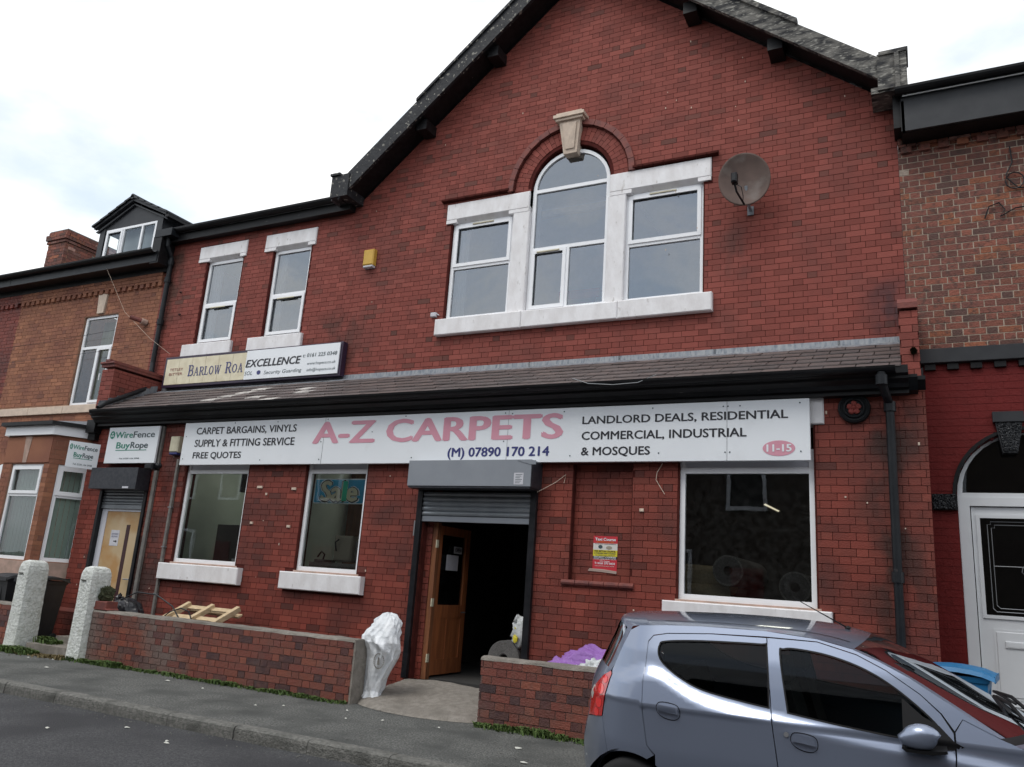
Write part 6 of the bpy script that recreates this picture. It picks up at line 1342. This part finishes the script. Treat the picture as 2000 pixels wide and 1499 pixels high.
for i, (x, y) in enumerate(lit):
    road_ = y < 5.8; z = -.10 if road_ else .008; s_ = rr.uniform(.012, .032)
    q = MB(); k = rr.randint(5, 7); a0 = rr.uniform(0, 6); q.add([(x+s_*(1 if j % 2 else .6)*math.cos(a0+j*6.28/k)*1.4, y+s_*(1 if j % 2 else .7)*math.sin(a0+j*6.28/k), z+rr.uniform(0, .006)) for j in range(k)]+[(x, y, z+.012)], [(j, (j+1) % k, k) for j in range(k)])
    tag(q.build('litter', 'litter_white', base=(x, y, z)), 'small white scrap of litter on the '+('dark road near the kerb' if road_ else 'grey pavement between kerb and wall'), 'litter', 'scraps of litter on the road' if road_ else 'scraps of litter on the pavement')

# ---------------------------------------------------------------- the terrace across the road (only its reflection shows)
op = thing('terraced_row', 'brick terrace across the road, mirrored in the car and shop windows', 'terrace', (0, -6, 0))
b = MB(); b.box(-34, 26, -14, -5.6, 0, 6.3); b.build('wall', 'opposite_brick', op)
b = MB(); b.prism([(-5.3, 6.3), (-14.3, 6.3), (-9.8, 9.0)], -34, 26, axis='x'); b.build('roof', 'roof_slate_dark', op)
for i in range(12):
    x = -33+i*5.0
    for (a, c, z0, z1) in ((.6, 1.7, 3.9, 5.6), (3.0, 4.1, 3.9, 5.6), (.5, 2.0, 1.0, 2.7)):
        w_ = hub('window', op); q = MB(); q.plate(rect(x+a, x+c, z0, z1), [rect(x+a+.1, x+c-.1, z0+.1, z1-.1)], -5.58, -5.50); q.build('frame', 'upvc_white', w_)
        q = MB(); q.box(x+a+.1, x+c-.1, -5.59, -5.56, z0+.1, z1-.1); q.build('pane', 'room_dark', w_)
    q = MB(); q.box(x+3.1, x+4.0, -5.6, -5.52, .1, 2.3); q.build('door', 'red_masonry_paint', op)

# ---------------------------------------------------------------- the silver-blue hatchback
CY0, TILT, CWID = 5.10, R(3.5), 1.48
car = thing('parked_car', 'silver-blue five-door hatchback parked half on the pavement, cropped by the bottom right corner', 'car', (0, CY0, -.10))
car.rotation_euler = (TILT, 0, 0)
BELT = [(-2.2, 1.02), (-1.75, 1.02), (-1.56, 1.10), (-1.49, 1.07), (-1.383, 1.005), (-1.238, .952), (-1.019, .918), (-.843, .898), (-.468, .858), (-.167, .836), (.10, .83), (.4, .80), (1.3, .60)]
def belt(x):
    for (a, b), (c, d) in zip(BELT, BELT[1:]):
        if x <= c: return b+(d-b)*max(0, (x-a)/(c-a))
    return .6
def yin(x, z):
    if z > .84: y = (z-.84)*.36+.10*max(0, z-1.15)
    else: y = .05*((.62-z)/.3)**2 if z < .62 else .012*((z-.62)/.22)
    bz = sum(belt(x+k*.03) for k in (-3, -2, -1, 0, 1, 2, 3))/7; t = min(1, max(0, (z-(bz-.080))/.085)); y += .026*t*t*(3-2*t)-.010
    if x < -1.55: y += .30*((-1.55-x)/.5)**2.2
    if x > .5: y += .30*((x-.5)/.75)**2.2
    return max(-.012, min(y, .62))
def cbuild(q, name, m, parent=None, smooth=True):
    me = bpy.data.meshes.new(name); me.from_pydata([Vector(v)*S for v in q.v], [], q.f)
    if smooth: me.polygons.foreach_set('use_smooth', [True]*len(me.polygons))
    me.materials.append(MT[m]); o = bpy.data.objects.new(name, me); C.objects.link(o); o.parent = parent or car; return o
def crom(pts, k=5, closed=True, sharp=()):
    n = len(pts); out = []
    for i in range(n if closed else n-1):
        p0, p1, p2, p3 = pts[(i-1) % n], pts[i], pts[(i+1) % n], pts[(i+2) % n]
        if not closed: p0 = pts[max(i-1, 0)]; p3 = pts[min(i+2, n-1)]
        if i in sharp: p0 = p1
        if (i+1) % n in sharp: p3 = p2
        for j in range(k):
            t = j/k; out.append(tuple(.5*((2*b_)+(-a+c)*t+(2*a-5*b_+4*c-d)*t*t+(-a+3*b_-3*c+d)*t**3) for a, b_, c, d in zip(p0, p1, p2, p3)))
    if not closed: out.append(tuple(pts[-1]))
    return out
def subdiv(pts, mx=.06):
    out = []
    for i in range(len(pts)):
        a, c = pts[i], pts[(i+1) % len(pts)]; n = max(1, int(math.hypot(c[0]-a[0], c[1]-a[1])/mx))
        out += [(a[0]+(c[0]-a[0])*j/n, a[1]+(c[1]-a[1])*j/n) for j in range(n)]
    return out
def shrink(pts, d):                                          # offset a closed outline inwards
    n = len(pts); ar = sum(pts[i][0]*pts[(i+1) % n][1]-pts[(i+1) % n][0]*pts[i][1] for i in range(n)); s_ = 1 if ar > 0 else -1; out = []
    for i in range(n):
        a, b_, c = Vector(pts[i-1]), Vector(pts[i]), Vector(pts[(i+1) % n]); u = (b_-a); v = (c-b_)
        if u.length < 1e-6 or v.length < 1e-6: out.append(tuple(b_)); continue
        u.normalize(); v.normalize(); nu, nv = Vector((-u.y, u.x))*s_, Vector((-v.y, v.x))*s_; m_ = nu+nv
        if m_.length < .2: m_ = nu
        m_.normalize(); out.append(tuple(b_+m_*d/max(.5, m_.dot(nu))))
    return out
def cpanel(name, outline, m, holes=(), out=0.0, step=.024, rim=.022, side=0, parent=None, smooth=True):
    outline = subdiv(outline, .03); holes = [subdiv(h_, .03) for h_ in holes]
    tris, pts = cdt(outline, holes, step); q = MB()
    def L3(p, d=0.0):
        y = yin(p[0], p[1])-out+d; return (p[0], y if side == 0 else CWID-y, p[1])
    q.add([L3(p) for p in pts], tris)
    nv = len(q.v); P2 = list(pts)
    if rim:
        for lp in [outline]+holes:
            n = len(lp); q.add([L3(p) for p in lp]+[L3(p, rim) for p in lp], [(i, (i+1) % n, n+(i+1) % n, n+i) for i in range(n)]); P2 += list(lp)+list(lp)
    o = cbuild(q, name, m, parent, smooth)
    if smooth:                                               # exact surface normals, so long thin triangles do not show
        ns = []
        for p in P2:
            e = .012; gx = (yin(p[0]+e, p[1])-yin(p[0]-e, p[1]))/(2*e); gz_ = (yin(p[0], p[1]+e)-yin(p[0], p[1]-e))/(2*e)
            v = Vector((gx, -1, gz_)).normalized(); ns.append((v.x, v.y if side == 0 else -v.y, v.z))
        me = o.data
        for poly in me.polygons:                             # wind every face to agree with the surface
            pass
        bmx = bmesh.new(); bmx.from_mesh(me); fl = []
        for f in bmx.faces:
            nn = Vector(ns[f.verts[0].index])
            if max(v.index for v in f.verts) < nv and f.normal.dot(nn) < 0: fl.append(f)
        if fl: bmesh.ops.reverse_faces(bmx, faces=fl)
        bmx.to_mesh(me); bmx.free()
        me.normals_split_custom_set_from_vertices(ns)
    return o
def archpts(cx, a0, a1, r=.30, n=10): return [(cx+r*math.cos(R(a0+(a1-a0)*i/n)), .265+r*math.sin(R(a0+(a1-a0)*i/n))) for i in range(n+1)]
G1 = crom([(-1.531, 1.191), (-1.493, 1.219), (-1.263, 1.241), (-.905, 1.253), (-.872, 1.242), (-.843, .909), (-1.019, .928), (-1.238, .961), (-1.383, 1.015), (-1.491, 1.082), (-1.53, 1.135)], 5, sharp=(5,))
G2 = crom([(-.803, 1.205), (-.778, 1.238), (-.70, 1.244), (-.529, 1.226), (-.347, 1.176), (-.186, 1.094), (-.02, .968), (.075, .862), (-.05, .842), (-.167, .846), (-.468, .868), (-.748, .897)], 5, sharp=(7, 11))
RA, FA = -1.67, .515
SEAM = [(-.886, 1.289), (-1.21, 1.280), (-1.484, 1.260), (-1.572, 1.241), (-1.600, 1.205), (-1.600, .979), (-1.587, .798), (-1.556, .62), (-1.506, .575)]
RAIL = [(-1.676, 1.293), (-1.5, 1.308), (-1.271, 1.319), (-.895, 1.323), (-.593, 1.302), (-.40, 1.264), (-.26, 1.212), (-.115, 1.147), (.098, 1.025), (.296, .907), (.39, .873)]
RAILI = [(-.886, 1.289), (-.593, 1.286), (-.382, 1.237), (-.229, 1.17), (-.063, 1.068), (.03, .985), (.085, .90), (.088, .785), (.07, .62), (.065, .45), (.11, .2)]
LAMP = [(-2.045, .69), (-1.897, .722), (-1.878, .832), (-1.84, .985), (-1.853, 1.002), (-1.91, .968), (-1.983, .893), (-2.025, .80)]
for side in (0, 1):
    cpanel('rear_door', shrink(SEAM[::-1][:0]+[(-.879, 1.286)]+SEAM[1:]+archpts(RA, 62, 10)[1:]+[(-1.36, .22), (-.796, .20), (-.798, .611), (-.838, .903)], .0012), 'car_paint', [G1], side=side)
    cpanel('front_door', shrink([(-.876, 1.286)]+RAILI[1:]+[(-.793, .20), (-.795, .611), (-.835, .903)], .0012), 'car_paint', [G2], side=side)
    for gm, nm in ((G1, 'rear_door_glass'), (G2, 'front_door_glass')):
        cpanel('window_seal', gm, 'car_black_trim', [shrink(gm, .009)], out=.001, rim=.014, side=side)
        cpanel(nm, shrink(gm, .010), 'glass_car', out=-.012, rim=0, side=side)
    cpanel('rear_quarter', [(-1.845, 1.006), (-1.777, 1.171), (-1.739, 1.259)]+RAIL[:4]+[(-.886, 1.293), (-1.21, 1.284), (-1.484, 1.264), (-1.574, 1.245), (-1.604, 1.207), (-1.604, .979), (-1.591, .798), (-1.560, .62), (-1.515, .57)]+archpts(RA, 68, 118)+[(-1.838, .526), (-1.873, .65), (-1.893, .722), (-1.874, .832), (-1.836, .985)], 'car_paint', side=side)
    cpanel('roof_pillar', RAIL[3:10]+[(.25, .925), (.13, .975), (.09, .915), (.035, .99), (-.063, 1.073), (-.229, 1.175), (-.382, 1.242), (-.593, 1.291), (-.886, 1.293)], 'car_paint', side=side, rim=.01)
    cpanel('front_wing', [(.094, .905), (.132, .970), (.296, .903), (.39, .871), (.70, .80), (.90, .735), (1.0, .64), (1.0, .45), (.86, .40)]+archpts(FA, 22, 158)+[(.11, .45), (.075, .62), (.094, .785)], 'car_paint', side=side)
    cpanel('tail_light', shrink(LAMP, .002), 'lamp_red', out=.006, side=side, step=.03)
    for c_, r_ in (((-1.935, .80), .034), ((-1.915, .885), .032), ((-1.955, .735), .026), ((-1.885, .945), .022)):
        cpanel('light_cell', [(c_[0]+r_*math.cos(t)*.9, c_[1]+r_*math.sin(t)) for t in [2*math.pi*k/12 for k in range(12)]], 'lamp_red_bright', out=.0085, side=side, rim=.004, step=.03)
    cpanel('reversing_lens', [(-2.025, .83), (-2.005, .80), (-1.99, .84), (-1.975, .893), (-1.99, .89)], 'lamp_clear', out=.0085, side=side, rim=.004, step=.03)
    cpanel('rear_bumper', [(-2.09, .16), (-2.125, .35), (-2.12, .52), (-2.05, .682), (-1.899, .718), (-1.877, .65), (-1.842, .526)]+archpts(RA, 122, 182)+[(-1.975, .16)], 'car_paint', side=side)
    cpanel('sill', [(-1.36, .215), (.11, .195), (.19, .20), (.20, .14), (-1.37, .14)], 'car_black_trim', out=-.01, side=side)
    cpanel('front_bumper', [(1.004, .63), (1.07, .50), (1.09, .35), (1.08, .16), (.83, .16)]+archpts(FA, -10, 20)+[(.865, .395), (1.004, .445)], 'car_paint', side=side)
    cpanel('mirror_triangle', [(-.155, 1.045), (-.057, .966), (.02, .93), (.085, .865), (.145, .838), (.02, .812), (-.04, .845), (-.155, .848)], 'car_black_trim', out=.004, side=side, rim=.006)
    for hx0, hx1, hz0, hz1 in ((-1.497, -1.36, .795, .872), (-.722, -.586, .728, .803)):
        cpanel('handle_recess', crom([(hx0, hz0+.03), (hx0+.01, hz1-.005), ((hx0+hx1)/2, hz1+.002), (hx1-.01, hz1-.014), (hx1, hz0+.015), (hx1-.03, hz0-.008), (hx0+.04, hz0)], 4), 'car_paint', out=-.004+.008, side=side, rim=.01, step=.02)
        ho = crom([(hx0-.004, hz0+.03), (hx0+.006, hz1+.002), ((hx0+hx1)/2, hz1+.008), (hx1-.006, hz1-.008), (hx1+.004, hz0+.015), (hx1-.03, hz0-.013), (hx0+.04, hz0-.006)], 4)
        cpanel('handle_gap', ho, 'car_black_trim', [shrink(ho, .0045)], out=.002, side=side, rim=0, step=None)
        cpanel('door_handle', [(hx0+.006, hz0+.038), (hx0+.012, hz1-.004), (hx1-.014, hz1-.012), (hx1-.006, hz0+.026)], 'car_paint', out=.024, side=side, rim=.02, step=.02)
    cpanel('headlight', [(.80, .765), (.90, .733), (1.0, .64), (.99, .56), (.92, .60), (.80, .69)], 'lamp_clear', out=.006, side=side)
cpanel('door_lock', [(-.749+.014*math.cos(t), .792+.014*math.sin(t)) for t in [2*math.pi*k/10 for k in range(10)]], 'wheel_silver', out=.006, rim=.006)
# centre skin: roof, glass, bonnet, tailgate
ST = [((-2.09, .16), (-2.17, .16)), ((-2.12, .38), (-2.195, .38)), ((-2.11, .55), (-2.18, .55)), ((-2.05, .682), (-2.14, .68)), ((-2.02, .80), (-2.12, .82)), ((-1.983, .893), (-2.10, .93)), ((-1.853, 1.004), (-2.05, 1.05)), ((-1.777, 1.171), (-1.97, 1.22)),
      ((-1.739, 1.259), (-1.93, 1.31)), ((-1.676, 1.293), (-1.84, 1.335)), ((-1.271, 1.319), (-1.30, 1.357)), ((-.895, 1.323), (-.90, 1.357)), ((-.593, 1.302), (-.58, 1.345)), ((-.40, 1.264), (-.34, 1.30)),
      ((-.26, 1.212), (-.17, 1.235)), ((-.115, 1.147), (.0, 1.155)), ((.098, 1.025), (.25, 1.025)), ((.296, .907), (.49, .905)), ((.39, .873), (.58, .882)), ((.70, .80), (.86, .83)), ((.90, .735), (1.05, .76)), ((1.0, .64), (1.16, .62)), ((1.07, .50), (1.21, .47)), ((1.09, .35), (1.23, .33)), ((1.08, .16), (1.20, .16))]
KS = 4; ST2 = crom([(*a, *c) for a, c in ST], KS, closed=False)
def skin(name, i0, i1, m, u0=-1, u1=1, lift=0.0, smooth=True, n=26, mat_=None):
    q = MB(); rows = ST2[int(i0*KS):int(i1*KS)+1]
    for (xr, zr, xc, zc_) in rows:
        y = yin(xr, zr)
        for k in range(n+1):
            u = u0+(u1-u0)*k/n; f = 1-abs(u)**2.6; yy = CWID/2+u*(CWID/2-y)
            q.v.append((xr+(xc-xr)*f, yy, zr+(zc_-zr)*f+lift)); q.c.append(q.col)
    m_ = n+1
    for i in range(len(rows)-1):
        for k in range(n): q.f.append((i*m_+k, i*m_+k+1, (i+1)*m_+k+1, (i+1)*m_+k))
    return cbuild(q, name, m, car, smooth)
skin('rear_bumper', 0, 3, 'car_paint'); skin('tailgate', 3, 6, 'car_paint'); skin('rear_window', 6, 8, 'glass_car', -.92, .92); skin('tailgate', 6, 8, 'car_paint', -1, -.92, n=3); skin('tailgate', 6, 8, 'car_paint', .92, 1, n=3)
skin('spoiler', 8, 9.25, 'car_paint'); skin('roof', 9.25, 13, 'car_paint'); skin('windscreen', 13, 17, 'glass_screen', -.955, .955); skin('windscreen_surround', 13, 17, 'car_paint', -1, -.955, n=3); skin('windscreen_surround', 13, 17, 'car_paint', .955, 1, n=3)
skin('scuttle', 17, 17.75, 'car_black_trim'); skin('bonnet', 17.75, 20.5, 'car_paint'); skin('front_bumper', 20.5, 24, 'car_paint')
for u in (-.80, .80): skin('roof_channel', 9.5, 12.8, 'car_black_trim', u-.008, u+.008, lift=.0025, n=2)
q = MB(); q.box(1.20, 1.245, .35, 1.13, .38, .50); cbuild(q, 'grille', 'car_black_trim')
# cabin
q = MB(); q.box(-1.95, .9, .12, 1.36, .18, .22); q.box(-1.95, -1.90, .2, 1.28, .2, .85); q.box(.30, .36, .1, 1.38, .2, .86); cbuild(q, 'floor_pan', 'car_interior', smooth=False)
q = MB(); q.prism([(.35, .60), (.35, .88), (.22, .90), (.05, .84), (.0, .70), (.08, .55)], .14, 1.34, axis='y'); cbuild(q, 'dashboard', 'car_interior', smooth=False)
for y0 in (.22, .86):
    q = MB(); q.rbox(-.72, -.25, y0, y0+.40, .38, .54, .03); cbuild(q, 'seat', 'seat_cloth', smooth=False)
    q = MB(); q.prism([(-.72, .45), (-.60, .45), (-.76, 1.02), (-.86, 1.0)], y0+.02, y0+.38); q.prism([(-.84, 1.03), (-.76, 1.03), (-.78, 1.16), (-.86, 1.16)], y0+.09, y0+.31); cbuild(q, 'seat_back', 'seat_cloth', smooth=False)
q = MB(); q.box(-1.45, -1.0, .22, 1.26, .36, .52); q.prism([(-1.48, .45), (-1.36, .45), (-1.50, .98), (-1.60, .97)], .2, 1.28); cbuild(q, 'rear_seat', 'seat_cloth', smooth=False)
q = MB(); sp = Vector((-.07, .42, .86)); ring = []
for k in range(21):
    t = 2*math.pi*k/20; ring.append((sp.x+.06*math.sin(t), sp.y+.17*math.cos(t), sp.z+.155*math.sin(t)))
q.tube(ring, .014, 7, cap=False); q.tube([tuple(sp), (.10, .42, .80)], .03, 8); q.tube([ring[0], tuple(sp), ring[10]], .012, 6); cbuild(q, 'steering_wheel', 'car_black_trim')
q = MB(); q.rbox(-.36, -.30, .66, .82, 1.16, 1.22, .01); cbuild(q, 'rear_view_mirror', 'car_black_trim', smooth=False)
# mirror, aerial, wipers, sticker
q = MB(); q.blob((-.085, -.085, .885), (.095, .055, .068), 18, .0); 
for i, v in enumerate(q.v): q.v[i] = (v[0]+(.02 if v[2] > .9 else 0), v[1], max(v[2], .832))
cbuild(q, 'door_mirror', 'car_paint'); q = MB(); q.prism([(-.16, .826), (-.02, .830), (.05, .842), (.05, .828), (-.02, .812), (-.14, .812)], -.12, .02); cbuild(q, 'mirror_foot', 'car_black_trim', smooth=False)
q = MB(); q.blob((-.085, CWID+.085, .885), (.095, .055, .068), 14, .0); cbuild(q, 'door_mirror', 'car_paint')
q = MB(); q.tube([(-.46, .74, 1.325), (-.475, .74, 1.345)], [.022, .012], 8); cbuild(q, 'aerial_base', 'car_black_trim'); q = MB(); q.tube([(-.475, .74, 1.34), (-.79, .74, 1.50)], [.005, .0025], 5); cbuild(q, 'aerial', 'car_black_trim')
for (a, c) in (((.40, .40, .955), (.34, .95, .985)), ((.46, .85, .945), (.36, 1.30, .965))):
    q = MB(); q.tube([(a[0]+.06, a[1]-.02, a[2]-.03), ((a[0]+c[0])/2+.02, (a[1]+c[1])/2, (a[2]+c[2])/2+.02), c], .011, 6); q.tube([(a[0]-.02, a[1]+.1, a[2]+.01), (c[0]-.01, c[1]+.02, c[2])], .009, 5); cbuild(q, 'wiper', 'car_black_trim')
q = MB(); q.add([(.235+.035*math.cos(t), .215+.025*math.sin(t)-.0, .962-.016*math.cos(t)+.012) for t in [2*math.pi*k/16 for k in range(16)]], [tuple(range(16))]); cbuild(q, 'windscreen_sticker', 'sticker_green', smooth=False)
# wheels
for cx_ in (RA, FA):
    for s_, yc in ((0, .11), (1, CWID-.11)):
        wz = .262+(0 if s_ == 0 else .02)
        q = MB(); sg_ = -1 if s_ == 0 else 1
        q.lathe([(.165, -.075), (.19, -.085), (.235, -.085), (.256, -.07), (.262, -.04), (.262, .04), (.256, .07), (.235, .085), (.165, .08)], (cx_, yc, wz), 'y', 44); wheel = hub('wheel', car); cbuild(q, 'tyre', 'tyre_rubber', wheel)
        q = MB(); q.lathe([(.168, -.07), (.165, -.05), (.15, -.045), (.05, -.065), (.001, -.068)] if s_ == 0 else [(.168, .07), (.165, .05), (.15, .045), (.05, .065), (.001, .068)], (cx_, yc, wz), 'y', 44); cbuild(q, 'rim', 'wheel_silver', wheel)
        q = MB()
        for k in range(7):
            a = 2*math.pi*k/7; q.add([(cx_+r_*math.cos(a+d_), yc+sg_*.062, wz+r_*math.sin(a+d_)) for r_, d_ in ((.075, -.12), (.135, -.14), (.135, .14), (.075, .12))], [(0, 1, 2, 3)])
        cbuild(q, 'rim_opening', 'car_black_trim', wheel, smooth=False)
    q = MB(); n = 16
    vs = []
    for k in range(n+1):
        a = R(-15+210*k/n); vs += [(cx_+.315*math.cos(a), .03, .265+.315*math.sin(a)), (cx_+.315*math.cos(a), .32, .265+.315*math.sin(a))]
    q.add(vs, [(2*k, 2*k+1, 2*k+3, 2*k+2) for k in range(n)]); q.add([(v[0], CWID-v[1], v[2]) for v in vs], [(2*k, 2*k+1, 2*k+3, 2*k+2) for k in range(n)])
    q.box(cx_-.33, cx_+.33, .32, .34, .1, .6); q.box(cx_-.33, cx_+.33, CWID-.34, CWID-.32, .1, .6); cbuild(q, 'wheel_arch_liner', 'car_black_trim')
for m in bpy.data.materials:
    if '_' in m.keys(): del m['_']
